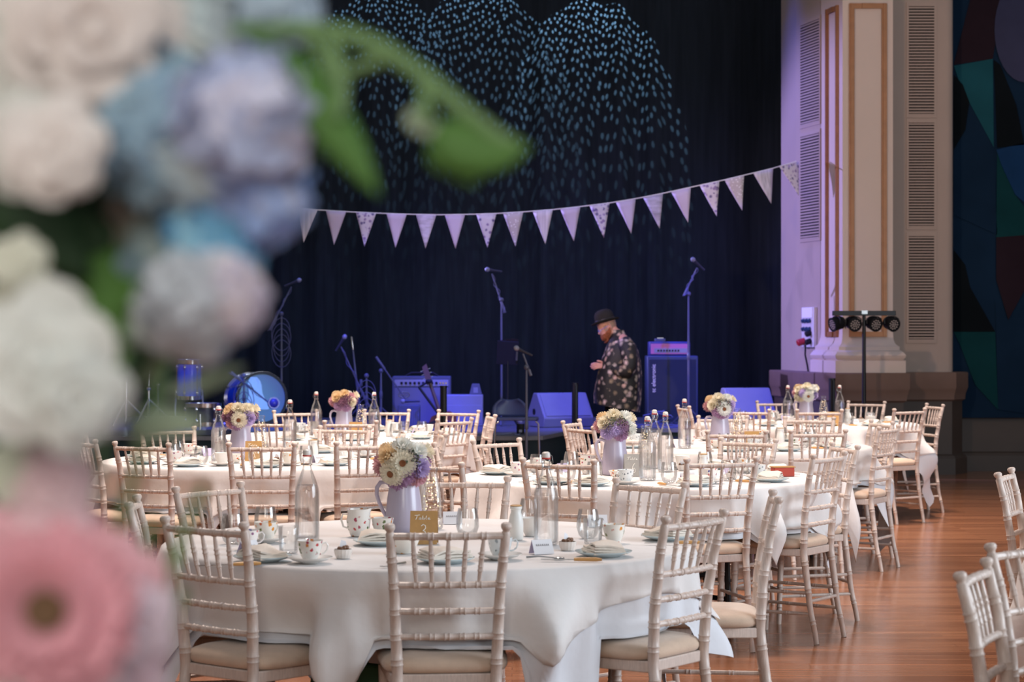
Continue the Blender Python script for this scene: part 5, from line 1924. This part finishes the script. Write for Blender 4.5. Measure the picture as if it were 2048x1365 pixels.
for i, tx in enumerate(tips):
    y, sl = string_at(tx)
    px = tx + sl * 70
    y, sl = string_at(px)
    ang = math.atan(sl)
    a0, a1 = px - 20 * math.cos(ang), px + 20 * math.cos(ang)
    pa, pb = W(a0, string_at(a0)[0] + 1, dd(a0)), W(a1, string_at(a1)[0] + 1, dd(a1))
    tip = W(px - math.sin(ang) * 68, y + math.cos(ang) * 68, dd(px) - .02)
    rows = []
    for q in range(7):
        u = q / 6
        l, r = pa.lerp(tip, u), pb.lerp(tip, u)
        rows.append([l.lerp(r, k / 4) + Vector((0, -.012 * math.sin(PI * k / 4) * (1 - u) + .008 * math.sin(u * 6 + i), 0)) for k in range(5)])
    o = MB().grid(rows).build('pennant', FABR[pat[i]], t)
    so = o.modifiers.new('cloth', 'SOLIDIFY')
    so.thickness = .003

# ---------------------------------------------------------------- lighting stand in front of the pilaster
d = 21.2
o0 = Vector((X(1728, d), d, 0))
t = thing('light_stand', 'black tee-bar lighting stand in front of the white pilaster', 'lighting stand', o0)
zt = Z(627, d)
MB().tube([(.01, 0, .25), (0, 0, zt - .9), (0, 0, zt)], [.024, .022, .018], 10).build('pole', M['black'], t)
MB().lathe([(.02, .62), (.04, .63), (.04, .70), (.02, .71)], 12).build('collar', M['black'], t)
for k in range(3):
    a = k * 2.094 + 1.2
    MB().tube([(0, 0, .6), (.36 * math.cos(a), .42 * math.sin(a), .012)], .012, 7).build('leg', M['black'], t)
MB().box((0.0, 0, zt), (126 * d / FPX, .05, .05)).build('cross_bar', M['black'], t, bevel=.004)
MB().box((0.0, -.028, zt + .01), (.06, .02, .035)).build('bar_clamp', M['steel'], t)
for px, yaw, lb in ((1672, -1.2, 'leftmost par lamp under the tee bar, seen from its side'), (1707, .25, 'second par lamp from the curtain side under the tee bar'), (1748, .35, 'third par lamp from the curtain side, just right of the pole'), (1783, .4, 'par lamp at the pilaster end of the tee bar furthest from the curtain')):
    p = Wp(px, 648, d)
    q = thing('par_lamp', lb, 'stage lamp', p, yaw, 'par lamps under the tee bar')
    ax = Vector((0, -1, -.25))
    T = basis(ax)
    MB().lathe([(0, -.09), (.05, -.088), (.068, -.06), (.070, .035), (.074, .04), (.074, .05), (.062, .05), (.060, .042), (0, .042)], 22, 0, T).build('housing', M['blackp'], q)
    hs = q.children[-1]
    mb = MB()
    for rr, nn in ((0, 1), (.022, 6), (.044, 11)):
        for k in range(nn):
            a = 2 * PI * k / nn
            mb.ball((rr * math.cos(a), rr * math.sin(a), .044), (.0085, .0085, .006), 8, 5, 0, T)
    mb.build('lenses', mat_once('lens_pale', L(170, 160, 155)), hs)
    zz = zt - p.z - .033
    pts = [(-.082, 0, 0), (-.084, 0, .05), (-.05, 0, zz - .005), (0, 0, zz), (.05, 0, zz - .005), (.084, 0, .05), (.082, 0, 0)]
    MB().tube(pts, .007, 6).build('yoke', M['black'], q)
    MB().tube([(.06, .06, .02), (.074, .07, -.05), (.078, .06, .03), (.05, .03, zz - .01)], .005, 5).build('lead', M['rubber'], q)

# power distribution panel on the reveal wall
a, b = Vector(plan_wall[1]), Vector(plan_wall[2])
e = (b - a).normalized()
p = a.lerp(b, .62)
t = thing('power_panel', 'white socket panel with blue and red sockets on the wall by the curtain', 'socket panel', (0, 0, 0))
R = Matrix((Vector((e.x, e.y, 0)), Vector((-e.y, e.x, 0)), Vector((0, 0, 1)))).transposed().to_4x4()
t.matrix_world = Matrix.Translation((p.x, p.y, Z(655, 22.7))) @ R
MB().box((0, -.02, .0), (.36, .04, .44)).build('backplate', mat_once('panel_white', L(214, 208, 214)), t, bevel=.005)
mb = MB().box((0, -.043, .16), (.30, .01, .11))
mb.build('breaker_strip', M['paper'], t)
sb = mat_once('socket_blue', L(30, 62, 100))
for i in range(3):
    for j in range(2):
        MB().lathe([(0, 0), (.036, 0), (.036, .05), (.028, .055), (0, .055)], 14, 0, TR((-.10 + .09 * i, -.04, .075 - .09 * j), (PI / 2 + .3, 0, 0), .62)).build('blue_socket', sb, t)
MB().lathe([(0, 0), (.05, 0), (.05, .10), (.04, .11), (0, .11)], 16, 0, TR((-.10, -.04, -.15), (PI / 2 + .3, 0, 0), .75)).build('red_socket', mat_once('socket_red', L(176, 40, 50)), t)
for z in (-.06, -.15):
    MB().lathe([(0, 0), (.045, 0), (.045, .08), (.035, .09), (0, .09)], 16, 0, TR((.09, -.04, z), (PI / 2 + .3, 0, 0), .7)).build('black_socket', M['blackp'], t)
MB().tube([(.09, -.10, -.19), (.08, -.10, -.3), (.02, -.05, -.42), (0, -.03, -.5)], .010, 6).build('lead', M['rubber'], t)

# ---------------------------------------------------------------- the man before the stage
def skin_mesh(nodes, edges, root=0, sub=2):
    me = bpy.data.meshes.new('skin_tmp')
    me.from_pydata([n[0] for n in nodes], edges, [])
    o = bpy.data.objects.new('skin_tmp', me)
    C.objects.link(o)
    md = o.modifiers.new('skin', 'SKIN')
    md.use_smooth_shade = True
    if not me.skin_vertices:
        me.skin_vertices.new()
    for i, n in enumerate(nodes):
        r = n[1]
        me.skin_vertices[0].data[i].radius = (r, r) if isinstance(r, (int, float)) else r
        me.skin_vertices[0].data[i].use_root = (i == root)
    ss = o.modifiers.new('sub', 'SUBSURF')
    ss.levels = ss.render_levels = sub
    dg = bpy.context.evaluated_depsgraph_get()
    ev = o.evaluated_get(dg).to_mesh()
    vs = [tuple(v.co) for v in ev.vertices]
    fs = [tuple(p.vertices) for p in ev.polygons]
    o.evaluated_get(dg).to_mesh_clear()
    bpy.data.objects.remove(o)
    bpy.data.meshes.remove(me)
    return vs, fs


MAN = Vector((X(1237, 21.55), 21.55, 0))
man = thing('person', 'man in a bowler hat and dark floral shirt, head bowed over his hands', 'person', MAN)
PXM = FPX / 21.55


def mp(px, py, y=0.0): return Vector(((px - 1237) / PXM, y, Z(py, 21.55)))


nodes = [((.02, 0, .93), .15), ((.02, 0, 1.10), .16), ((.03, 0, 1.28), .155), ((.03, 0, 1.41), .10), ((.005, 0, 1.485), .062), ((-.05, 0, 1.54), .058)]
edges = [(0, 1), (1, 2), (2, 3), (3, 4), (4, 5)]


def chain(start, pts):
    k = start
    for p, r in pts:
        nodes.append((tuple(p), r))
        edges.append((k, len(nodes) - 1))
        k = len(nodes) - 1
    return k


for s in (-1, 1):
    chain(0, [((.02, s * .10, .86), .105), ((.01, s * .115, .66), .088), ((.0, s * .12, .49), .066), ((.025, s * .12, .36), .060), ((.035, s * .12, .11), .042), ((-.04, s * .125, .055), .042), ((-.14, s * .135, .035), .03)])
    chain(3, [((.045, s * .165, 1.40), .066), ((.085, s * .225, 1.34), .056), ((.098, s * .255, 1.22), .048), ((.085, s * .265, 1.125), .043), ((-.01, s * .215, 1.13), .038), ((-.135, s * .115 if s > 0 else -.10, 1.165), .028)])
body = MB()
vs, fs = skin_mesh(nodes, edges, 0, 2)
body.add(vs, fs)
# head, sculpted from rings, face towards -x; then bowed forward
HR = TR((-.115, 0, 1.575), (0, -.50, 0))


def head_pt(th, v):
    """th: 0 faces forward (-x), v from chin 0 to crown 1"""
    tab = [(0.0, .020, .018, -.045), (.06, .052, .040, -.035), (.16, .078, .058, -.018), (.3, .088, .066, -.008), (.45, .094, .070, 0.0), (.6, .098, .073, .004), (.75, .096, .073, .006), (.88, .078, .060, .006), (.96, .045, .036, .006), (1.0, .001, .001, .006)]
    for (a, *pa), (b, *pb) in zip(tab[:-1], tab[1:]):
        if v <= b:
            t = (v - a) / (b - a)
            rx, ry, ox = [p + (q - p) * t for p, q in zip(pa, pb)]
            break
    x, y = -math.cos(th) * rx + ox, math.sin(th) * ry
    z = -.115 + .235 * v
    f = max(0, math.cos(th))
    g = abs(math.sin(th))
    x -= .026 * f ** 30 * max(0, 1 - abs(v - .40) / .16) ** 1.3          # nose
    x -= .006 * f ** 8 * math.exp(-((v - .56) / .045) ** 2)              # brow
    x += .010 * math.exp(-((th - .42) / .22) ** 2 - ((v - .49) / .05) ** 2) + .010 * math.exp(-((th + .42) / .22) ** 2 - ((v - .49) / .05) ** 2)
    x -= .005 * f ** 14 * (math.exp(-((v - .225) / .02) ** 2) + math.exp(-((v - .185) / .018) ** 2))  # lips
    x -= .008 * f ** 6 * math.exp(-((v - .07) / .06) ** 2)               # chin
    return Vector((x, y, z))


NT = 56
rows = [[head_pt(2 * PI * j / NT - PI, v) for j in range(NT)] for v in [i / 40 for i in range(41)]]
body.grid(rows, closed=True, M=HR)
body.tube([Vector((-.015, 0, 1.45)), Vector((-.05, 0, 1.52)), HR @ Vector((.02, 0, -.02))], [.062, .058, .058], 18)
for s in (-1, 1):  # ears
    ear = [(.012 + .018 * math.cos(a), 0, .004 + .030 * math.sin(a) - .008 * (math.sin(a) < -.3)) for a in [i * PI / 8 for i in range(17)]]
    body.tube([HR @ Vector((x, s * (.071 + .006 * (x > .012)), z)) for x, _, z in ear], .0062, 7, cap=False)
    body.ball((.010, s * .070, .002), (.012, .005, .022), 10, 7, 0, HR)


def hand(wrist, side):
    """palm, four bent fingers of different length and a thumb from the side of the palm; fingers point to -x"""
    w = Vector(wrist)
    n = [((0, 0, 0), (.026, .020)), ((-.035, 0, .0), (.034, .017)), ((-.075, 0, -.002), (.036, .015))]
    e = [(0, 1), (1, 2)]
    for k, (off, ln) in enumerate(((.030, .066), (.010, .076), (-.010, .071), (-.029, .056))):
        b = len(n)
        a1, a2, a3 = -.25 - .05 * k, -.75 - .07 * k, -1.25 - .08 * k
        p0 = Vector((-.088, off, -.004))
        p1 = p0 + Vector((-math.cos(a1), 0, math.sin(a1))) * ln * .48
        p2 = p1 + Vector((-math.cos(a2), 0, math.sin(a2))) * ln * .32
        p3 = p2 + Vector((-math.cos(a3), 0, math.sin(a3))) * ln * .24
        n += [(tuple(p0), .0098), (tuple(p1), .0090), (tuple(p2), .0084), (tuple(p3), .0066)]
        e += [(2, b), (b, b + 1), (b + 1, b + 2), (b + 2, b + 3)]
    b = len(n)
    n += [((-.030, .034, .006), .014), ((-.060, .050, .012), .0108), ((-.090, .050, .010), .0088)]
    e += [(1, b), (b, b + 1), (b + 1, b + 2)]
    vs, fs = skin_mesh(n, e, 0, 2)
    T = Matrix.Translation(w) @ Euler((side * -.9, .10, side * -.35)).to_matrix().to_4x4()
    # the thumb lies on the inner, upper side
    S = Matrix.Diagonal((1, -side, 1, 1))
    body.add(vs, [f[::-1] for f in fs] if side > 0 else fs, 0, T @ S)


hand((-.135, -.10, 1.165), -1)
hand((-.135, .115, 1.165), 1)
body.build('body', M['skin'], man, ang=180)
# eyes and glasses
eb = MB()
for s in (-1, 1):
    eb.ball((-.080, s * .031, .0), (.011, .012, .010), 10, 7, 0, HR)
eb.build('eyes', mat_once('eye_white', L(220, 210, 205)), man)
gb = MB()
for s in (-1, 1):
    ring = [HR @ Vector((-.101, s * .034 + .023 * math.cos(a), -.004 + .019 * math.sin(a))) for a in [i * PI / 10 for i in range(21)]]
    gb.tube(ring, .0026, 6, cap=False)
    gb.tube([HR @ Vector((-.101, s * .056, .0)), HR @ Vector((-.06, s * .074, .004)), HR @ Vector((.012, s * .076, .008))], .0022, 5)
gb.tube([HR @ Vector((-.102, -.012, .0)), HR @ Vector((-.106, 0, .004)), HR @ Vector((-.102, .012, .0))], .0024, 5)
gb.build('glasses', mat_once('glasses_blue', L(110, 120, 190)), man)
# beard: a shell round the jaw that hangs below the chin
rows = []
for i in range(13):
    u = i / 12
    row = []
    for j in range(25):
        th = (j / 24 - .5) * 2 * 1.75
        if u < .62:
            v = .30 - .30 * (u / .62) * (1 - .2 * abs(th) / 1.75) - .02
            v += .14 * max(0, (abs(th) - 1.0) / .75)
            p = head_pt(th, max(0.0, v)) * 1.0
            k = 1.06 + .10 * math.sin(PI * u)
            p = Vector((p.x * k - .006 * math.cos(th), p.y * k * 1.06, p.z - .010 * u))
        else:
            q = (u - .62) / .38
            e = head_pt(th, .02)
            w = (1 - q) ** .8
            p = Vector((-.020 + (e.x * 1.45 + .010) * w, e.y * 2.3 * w, -.125 - .055 * q))
        p += Vector((0, 0, .004 * math.sin(j * 2.3 + i)))
        row.append(HR @ p)
    rows.append(row)
MB().grid(rows).build('beard', M['beard'], man, ang=180)
rows = []
for i in range(5):
    rows.append([HR @ (head_pt(1.1 + 2 * (PI - 1.1) * j / 20, .36 + .06 * i) * 1.03) for j in range(21)])
MB().grid(rows).build('hair', mat_once('cropped_hair', L(176, 140, 120)), man, ang=180)
# bowler hat
HT = TR(HR @ Vector((.004, 0, .052)), (0, -.27, 0))
mb = MB().lathe([(0, .138), (.045, .134), (.078, .118), (.097, .09), (.104, .05), (.106, .012), (.108, .0), (.125, -.006), (.142, -.004), (.152, .004), (.154, .010), (.150, .012), (.140, .004), (.125, .001), (.105, .004), (.09, .0), (0, .0)], 40, 0, None, 1.0, .86)
for i, (x, y, z) in enumerate(mb.v):
    mb.v[i] = (x, y, z + (.5 * abs(y) ** 1.6 if math.hypot(x, y / .86) > .112 else 0))
mb.v = [tuple(HT @ Vector(p)) for p in mb.v]
hat = mb.build('hat', M['hat'], man, ang=60)
band = MB().lathe([(.1075, .004), (.1085, .006), (.1065, .034), (.1055, .036)], 40, 0, HT, 1.0, .86).build('hat_band', mat_once('hat_ribbon', L(36, 34, 36)), hat)
# loose shirt: rings from hem to collar
rn = random.Random(9)
tab = [(811, 1189, 1279, .255), (790, 1188, 1282, .262), (765, 1191, 1283, .262), (742, 1196, 1283, .258), (720, 1203, 1281, .250), (700, 1210, 1276, .232), (688, 1214, 1270, .205), (679, 1218, 1262, .155), (672, 1221, 1255, .105), (666, 1222, 1250, .078), (660, 1222, 1248, .074)]
rows = []
N = 48
for k, (py, l, r, b) in enumerate(tab):
    zz, a, cxx = Z(py, 21.55), (r - l) / 2 / PXM, ((l + r) / 2 - 1237) / PXM
    row = []
    for j in range(N):
        th = 2 * PI * j / N
        low = max(0, 1 - k / 5)
        w = 1 + .030 * low * math.sin(th * 5 + k * .35) + .020 * low * math.sin(th * 9 + 1 + k * .5) + .010 * math.sin(th * 7 + k * 1.3)
        e = .86
        c, s_ = math.cos(th), math.sin(th)
        x = cxx + math.copysign(abs(c) ** e, c) * a * w
        y = math.copysign(abs(s_) ** e, s_) * b * w
        z = zz - (.045 * (1 + c) - .02) * low ** 2
        row.append((x, y, z))
    rows.append(row)
shirt = MB().grid(rows, closed=True)
for s in (-1, 1):
    sp_ = [Vector((.050, s * .150, 1.405)), Vector((.088, s * .218, 1.35)), Vector((.104, s * .262, 1.24)), Vector((.098, s * .272, 1.16)), Vector((.075, s * .268, 1.115)), Vector((.02, s * .235, 1.115)), Vector((-.05, s * .185, 1.135)), Vector((-.105, s * .14, 1.155)), Vector((-.128, s * .12, 1.163))]
    shirt.tube(sp_, [.085, .092, .084, .080, .080, .076, .068, .058, .050], 18)
shirt_o = shirt.build('shirt', M['shirt'], man, ang=180)
MB().lathe([(.045, 0), (.050, .0), (.050, .02), (.045, .02), (.045, 0)], 18, 0, TR((-.128, -.12, 1.163), basis((-.9, .5, .2)))).build('cuff', M['shirt'], shirt_o)
# trousers
vs, fs = skin_mesh([((.02, 0, .93), .16), ((.02, -.10, .84), .120), ((.01, -.115, .64), .098), ((.01, -.12, .45), .080), ((.03, -.12, .10), .070), ((.02, .10, .84), .120), ((.01, .115, .64), .098), ((.01, .12, .45), .080), ((.03, .12, .10), .070)],
                   [(0, 1), (1, 2), (2, 3), (3, 4), (0, 5), (5, 6), (6, 7), (7, 8)])
MB().add(vs, fs).build('trousers', M['trousers'], man, ang=180)
sh = MB()
for s in (-1, 1):
    sh.ball((-.05, s * .128, .048), (.15, .055, .05), 14, 9)
    sh.box((-.04, s * .128, .012), (.26, .10, .022))
sh.build('shoes', M['rubber'], man, ang=60)

# ---------------------------------------------------------------- flower arrangement close to the lens
def fmat(n, c, **k):
    if n not in M:
        k2 = [255 - (255 - v) * (.62 if n.startswith('rose') else .85) for v in c] if not n.startswith(('leaf', 'stem', 'gerbera_eye')) else c
        M[n] = petal_mat(n, L(*k2), k.get('var', .06))
    return M[n]


fa = thing('flower_arrangement', 'large soft-focus arrangement of white, blue and pink flowers close on the left', 'flowers', (-.27, 1.02, 0))
FO = Vector((-.27, 1.02, 0))


def F(px, py, d=1.0): return W(px, py, d) - FO


def hydrangea(c, r, cols, seed, n=34, view=True):
    """a head of four-petalled florets over a ball"""
    rn = random.Random(seed)
    mb = MB()
    names = []
    for q in cols:
        names.append(fmat('hydrangea_%d_%d_%d' % q, q, rough=.75, var=.05, scale=60))
    for i in range(n):
        z = 1 - 2 * (i + .5) / n
        a = i * 2.39996 + rn.uniform(-.2, .2)
        rr = math.sqrt(1 - z * z)
        dv = Vector((rr * math.cos(a), rr * math.sin(a), z))
        T = Matrix.Translation(dv * r * rn.uniform(.86, 1.05)) @ basis(dv + Vector((rn.uniform(-.3, .3), rn.uniform(-.3, .3), rn.uniform(-.3, .3)))) @ Matrix.Rotation(rn.uniform(0, 1.5), 4, 'Z')
        s = r * rn.uniform(.46, .60)
        mi = rn.randrange(len(cols))
        for k in range(4):
            R = T @ Matrix.Rotation(k * PI / 2, 4, 'Z')
            rows = [[R @ Vector((u * s, w * s * .52 * ww, .10 * s * (1 - abs(w)) + .12 * s * u * u)) for w in (-1, 0, 1)] for u, ww in ((0.02, .25), (.35, .9), (.7, 1.0), (1.0, .35))]
            mb.grid(rows, mi)
        mb.ball(T @ Vector((0, 0, .04 * s)), .07 * s, 6, 4, mi)
    mb.ball((0, 0, 0), r * .86, 16, 10, 0)
    o = mb.build('hydrangea_head', names, fa, c, ang=60)
    return o


def rose(c, r, col, axis, seed, name='rose_bloom'):
    """a broad soft bloom: two rings of wide cupped petals round a full heart"""
    rn = random.Random(seed)
    mb = MB()
    T = basis(axis)
    for n, rad, base, rise in ((6, 1.0, -.10, .20), (5, .74, .06, .30), (4, .46, .18, .30)):
        for k in range(n):
            a = 2 * PI * (k + rn.uniform(-.2, .2)) / n + base * 7
            l = r * rad * rn.uniform(.9, 1.08)
            rows = []
            for u in (0, .25, .5, .75, .92, 1.0):
                row = []
                hw = (PI / n) * 1.45 * (.55 + .45 * math.sin(PI * min(1, u * .75 + .12)))
                for w in (-1, -.6, -.2, .2, .6, 1):
                    an = a + w * hw
                    rr = l * (.12 + .88 * u) * (1 - .16 * abs(w) ** 3 * u)
                    zz = r * (base + rise * math.sin(PI * .62 * u) - .08 * w * w * u) + r * .03 * math.sin(5 * w + k)
                    row.append(T @ Vector((rr * math.cos(an), rr * math.sin(an), zz)))
                rows.append(row)
            mb.grid(rows)
    mb.ball((0, 0, r * .05), (r * .62, r * .62, r * .22), 18, 10, 0, T)
    mb.ball((0, 0, r * .22), (r * .24, r * .24, r * .24), 14, 10, 0, T)
    o = mb.build(name, fmat('rose_%d_%d_%d' % col, col), fa, c, ang=80)
    return o


def leaf(pts, width, m, name='leaf', droop=.2, n=9, up=(0, -1, .2)):
    """pts: midrib points; width: half width at the middle"""
    pts = [Vector(p) for p in pts]
    rows = []
    L_ = len(pts) - 1
    for i in range(n):
        u = i / (n - 1)
        k = min(int(u * L_), L_ - 1)
        p = pts[k].lerp(pts[k + 1], u * L_ - k)
        t = (pts[k + 1] - pts[k]).normalized()
        sd = t.cross(Vector(up)).normalized()
        nn = sd.cross(t)
        w = width * math.sin(PI * min(1, .06 + .94 * u) ** .75) ** .8
        rows.append([p + sd * (w * e) - nn * (abs(e) * w * droop) for e in (-1, -.5, 0, .5, 1)])
    o = MB().grid(rows).build(name, m, fa, ang=180)
    sm = o.modifiers.new('thick', 'SOLIDIFY')
    sm.thickness = .0008
    return o


GL = fmat('leaf_fresh', (84, 126, 56), rough=.5, var=.12, scale=30)
GD = fmat('leaf_dark', (44, 72, 40), rough=.5, var=.2, scale=30)
GS = fmat('stem_pale_green', (120, 152, 100), rough=.5)
GP = fmat('leaf_pale', (170, 184, 160), rough=.6)
CW = (226, 220, 208)
# big white and cream blooms, upper left
rose(F(190, 85, 1.02), .050, (206, 190, 182), (.2, -.9, .1), 1)
rose(F(30, 60, 1.04), .045, (198, 202, 190), (-.1, -.9, .2), 3)
rose(F(50, 190, 1.03), .040, (206, 204, 194), (-.1, -.9, -.1), 5)
rose(F(300, 200, 1.05), .040, (196, 196, 190), (.5, -.8, .1), 2)
rose(F(110, 300, .98), .028, (226, 216, 210), (.25, -.9, -.1), 4)
rose(F(40, 285, 1.0), .026, (206, 208, 200), (.0, -.9, -.2), 26)
rose(F(400, 60, 1.05), .036, (188, 196, 190), (.4, -.8, .3), 27)
hydrangea(F(430, 20, 1.06), .030, [(190, 202, 206), (180, 196, 200)], 11)
hydrangea(F(545, 18, 1.04), .021, [(160, 180, 196), (176, 192, 204)], 12)
# blue and lavender hydrangea heads
hydrangea(F(490, 240, 1.0), .031, [(190, 196, 228), (178, 190, 224), (208, 208, 230)], 13)
hydrangea(F(330, 260, 1.03), .034, [(136, 170, 192), (156, 186, 200), (130, 162, 188)], 14)
hydrangea(F(390, 330, 1.02), .026, [(170, 188, 200), (190, 204, 208)], 28)
hydrangea(F(500, 380, 1.02), .026, [(150, 166, 216), (130, 158, 210), (170, 182, 216)], 15)
hydrangea(F(415, 420, 1.03), .022, [(70, 140, 190), (110, 166, 204)], 29)
hydrangea(F(430, 510, 1.02), .021, [(80, 150, 190), (120, 176, 200)], 16)
hydrangea(F(330, 520, 1.05), .020, [(120, 150, 160), (150, 168, 166)], 17)
hydrangea(F(390, 610, 1.0), .024, [(196, 198, 206), (186, 192, 200)], 18)
hydrangea(F(400, 668, 1.0), .0125, [(206, 208, 214), (196, 202, 208), (210, 204, 214)], 41)
hydrangea(F(330, 640, 1.02), .015, [(200, 206, 200), (190, 200, 196)], 42)
hydrangea(F(460, 590, .995), .016, [(204, 196, 216), (216, 206, 212)], 43)
rose(F(500, 575, .99), .010, (220, 194, 186), (.8, -.4, .1), 6)
rose(F(478, 628, .99), .013, (204, 188, 212), (.6, -.6, -.3), 7)
rose(F(35, 520, 1.0), .015, (200, 200, 176), (.1, -.9, .1), 8)
rose(F(50, 590, 1.02), .018, (196, 198, 172), (.1, -.9, -.1), 9)
hydrangea(F(290, 430, 1.06), .018, [(140, 140, 120), (160, 146, 136)], 30)
# white bloom mid left
rose(F(70, 730, .97), .040, (206, 208, 200), (.2, -.9, .2), 21)
rose(F(140, 800, .96), .028, (200, 204, 196), (.5, -.8, -.1), 22)
rose(F(30, 945, 1.0), .017, (184, 190, 160), (.1, -.9, .1), 23)
rose(F(105, 965, 1.0), .020, (222, 180, 184), (.3, -.9, .1), 24)
rose(F(110, 1060, 1.0), .022, (218, 164, 172), (.3, -.9, .3), 25)
# pink gerbera at the bottom and pale blooms round it
rn = random.Random(31)
mb = MB()
petal_ring(mb, 30, .012, .046, .012, .004, -.010, 0, rn, 0)
petal_ring(mb, 26, .012, .038, .011, .010, -.006, 0, rn, .003)
petal_ring(mb, 22, .010, .026, .008, .012, -.002, 0, rn, .006)
mb.lathe([(.010, .004), (.010, .010), (.006, .010), (0, .008)], 14, 1)
o = mb.build('gerbera_bloom', [fmat('gerbera_pink', (208, 138, 148), var=.12), fmat('gerbera_eye', (110, 80, 50), scale=200)], fa, None, ang=60)
o.matrix_local = TR(F(95, 1225, .94), basis((.05, -.97, .2)), .92)
rose(F(230, 1170, .99), .025, (216, 136, 148), (.4, -.8, .3), 32)
rose(F(140, 1130, 1.0), .030, (214, 126, 138), (.1, -.8, .5), 33)
rose(F(270, 1250, .98), .022, (206, 178, 190), (.6, -.7, 0), 34)
rose(F(60, 1350, .95), .026, (206, 198, 194), (.1, -.9, .3), 35)
rose(F(160, 1350, .96), .022, (204, 186, 188), (.3, -.9, .3), 38)
rose(F(255, 1340, .99), .022, (206, 168, 182), (.5, -.8, 0), 36)
rose(F(10, 1120, 1.0), .030, (214, 134, 146), (0, -.9, .3), 37)
rose(F(5, 1260, .99), .026, (210, 128, 140), (0, -.9, 0), 39)
# foliage
leaf([F(-60, 330, 1.06), F(60, 430, 1.05), F(180, 560, 1.04)], .022, GD)
leaf([F(-20, 480, 1.06), F(110, 470, 1.05), F(260, 460, 1.05)], .022, GD)
leaf([F(90, 620, 1.05), F(190, 620, 1.04), F(330, 600, 1.03)], .026, GL)
leaf([F(160, 520, 1.05), F(240, 560, 1.04), F(330, 590, 1.02)], .020, GL)
leaf([F(180, 640, 1.05), F(230, 700, 1.04), F(240, 790, 1.03)], .020, GD)
leaf([F(100, 660, 1.06), F(190, 690, 1.06), F(290, 680, 1.05)], .018, GL)
leaf([F(-20, 860, 1.06), F(60, 880, 1.05), F(120, 880, 1.05)], .022, GD)
leaf([F(-10, 420, 1.08), F(130, 420, 1.08), F(300, 400, 1.08)], .028, GD)
leaf([F(330, 660, 1.05), F(290, 720, 1.05), F(285, 780, 1.05)], .012, GP)
leaf([F(250, 860, 1.04), F(330, 845, 1.03), F(410, 850, 1.02)], .009, GP)
leaf([F(330, 790, 1.03), F(420, 760, 1.02), F(490, 735, 1.01)], .004, GP)
leaf([F(360, 420, 1.02), F(470, 420, 1.01), F(400, 330, 1.0)], .010, GD)
for a_, b_, c_, w_, m_ in (((-40, 330), (60, 380), (190, 420), .020, GD), ((-20, 420), (90, 440), (210, 470), .018, GD), ((120, 470), (200, 490), (320, 470), .016, GD),
                           ((60, 600), (150, 640), (260, 640), .022, GD), ((120, 680), (200, 700), (300, 760), .018, GD), ((200, 500), (270, 540), (340, 590), .014, GL), ((190, 640), (250, 660), (330, 690), .016, GL), ((0, 640), (90, 620), (200, 560), .018, GD)):
    leaf([F(*a_, 1.09), F(*b_, 1.085), F(*c_, 1.08)], w_ * 1.15, m_, droop=.1)
# arching branch with hanging leaves
MB().tube([F(470, 60, 1.02), F(540, 62, 1.01), F(620, 58, 1.0), F(700, 70, .995), F(770, 100, .99), F(850, 155, .985), F(930, 225, .98), F(1000, 275, .975), F(1058, 298, .97)], [.0034, .0038, .0042, .0044, .0046, .0044, .0042, .0034, .0012], 9).build('branch', GS, fa)
MB().tube([F(660, 60, 1.0), F(672, 110, .99), F(684, 180, .985), F(676, 235, .98)], [.0042, .004, .0036, .0028], 8).build('branch', GS, fa)
MB().tube([F(615, 60, 1.0), F(640, 110, .995), F(665, 160, .99), F(720, 135, .99), F(790, 110, .99)], [.0036, .003, .0032, .003, .003], 8).build('branch', GS, fa)
MB().tube([F(852, 165, .985), F(850, 205, .98), F(852, 245, .975)], [.0036, .0034, .0044], 8).build('branch', GS, fa)
leaf([F(490, 90, 1.0), F(590, 160, .99), F(680, 270, .98), F(760, 395, .97)], .0135, GL, droop=.45)
leaf([F(570, 190, 1.02), F(600, 280, 1.01), F(580, 370, 1.0)], .014, GD, droop=.3)
leaf([F(600, 180, 1.01), F(650, 240, 1.0), F(690, 330, .99)], .010, GD, droop=.3)
leaf([F(868, 262, .975), F(930, 290, .972), F(1000, 300, .97), F(1060, 296, .968)], .0135, GL, droop=.25)
leaf([F(900, 262, .98), F(925, 310, .978), F(950, 370, .975)], .0145, GL, droop=.25)
leaf([F(870, 270, .978), F(910, 300, .976), F(1000, 345, .972)], .013, GL, droop=.25)
leaf([F(815, 225, .98), F(850, 250, .978), F(905, 275, .975)], .006, GP, droop=.2)
# stems gathered into a tall urn on a pedestal, below the picture
mb = MB()
rn = random.Random(6)
for i in range(26):
    a = rn.uniform(0, 2 * PI)
    top = Vector((rn.uniform(-.06, .12), rn.uniform(-.02, .08), rn.uniform(1.25, 1.5)))
    mb.tube([(.03 * math.cos(a), .03 * math.sin(a), .95), top.lerp(Vector((0, 0, 1.1)), .4), top], .0025, 5)
mb.build('stems', GS, fa)
t = thing('urn', 'pale urn holding the close flower arrangement', 'urn', (-.27, 1.02, .62))
MB().lathe([(0, 0), (.07, 0), (.072, .01), (.03, .04), (.028, .07), (.07, .14), (.085, .24), (.07, .32), (.062, .35), (.08, .38), (.076, .38), (.056, .35), (.06, .3), (0, .1)], 28).build('body', M['ceramic'], t, ang=60)
t = thing('pedestal', 'pale pedestal under the urn of flowers', 'pedestal', (-.27, 1.02, 0))
MB().box((0, 0, .03), (.34, .34, .06)).box((0, 0, .31), (.26, .26, .5)).box((0, 0, .59), (.34, .34, .06)).build('plinth', M['pil'], t, bevel=.006)
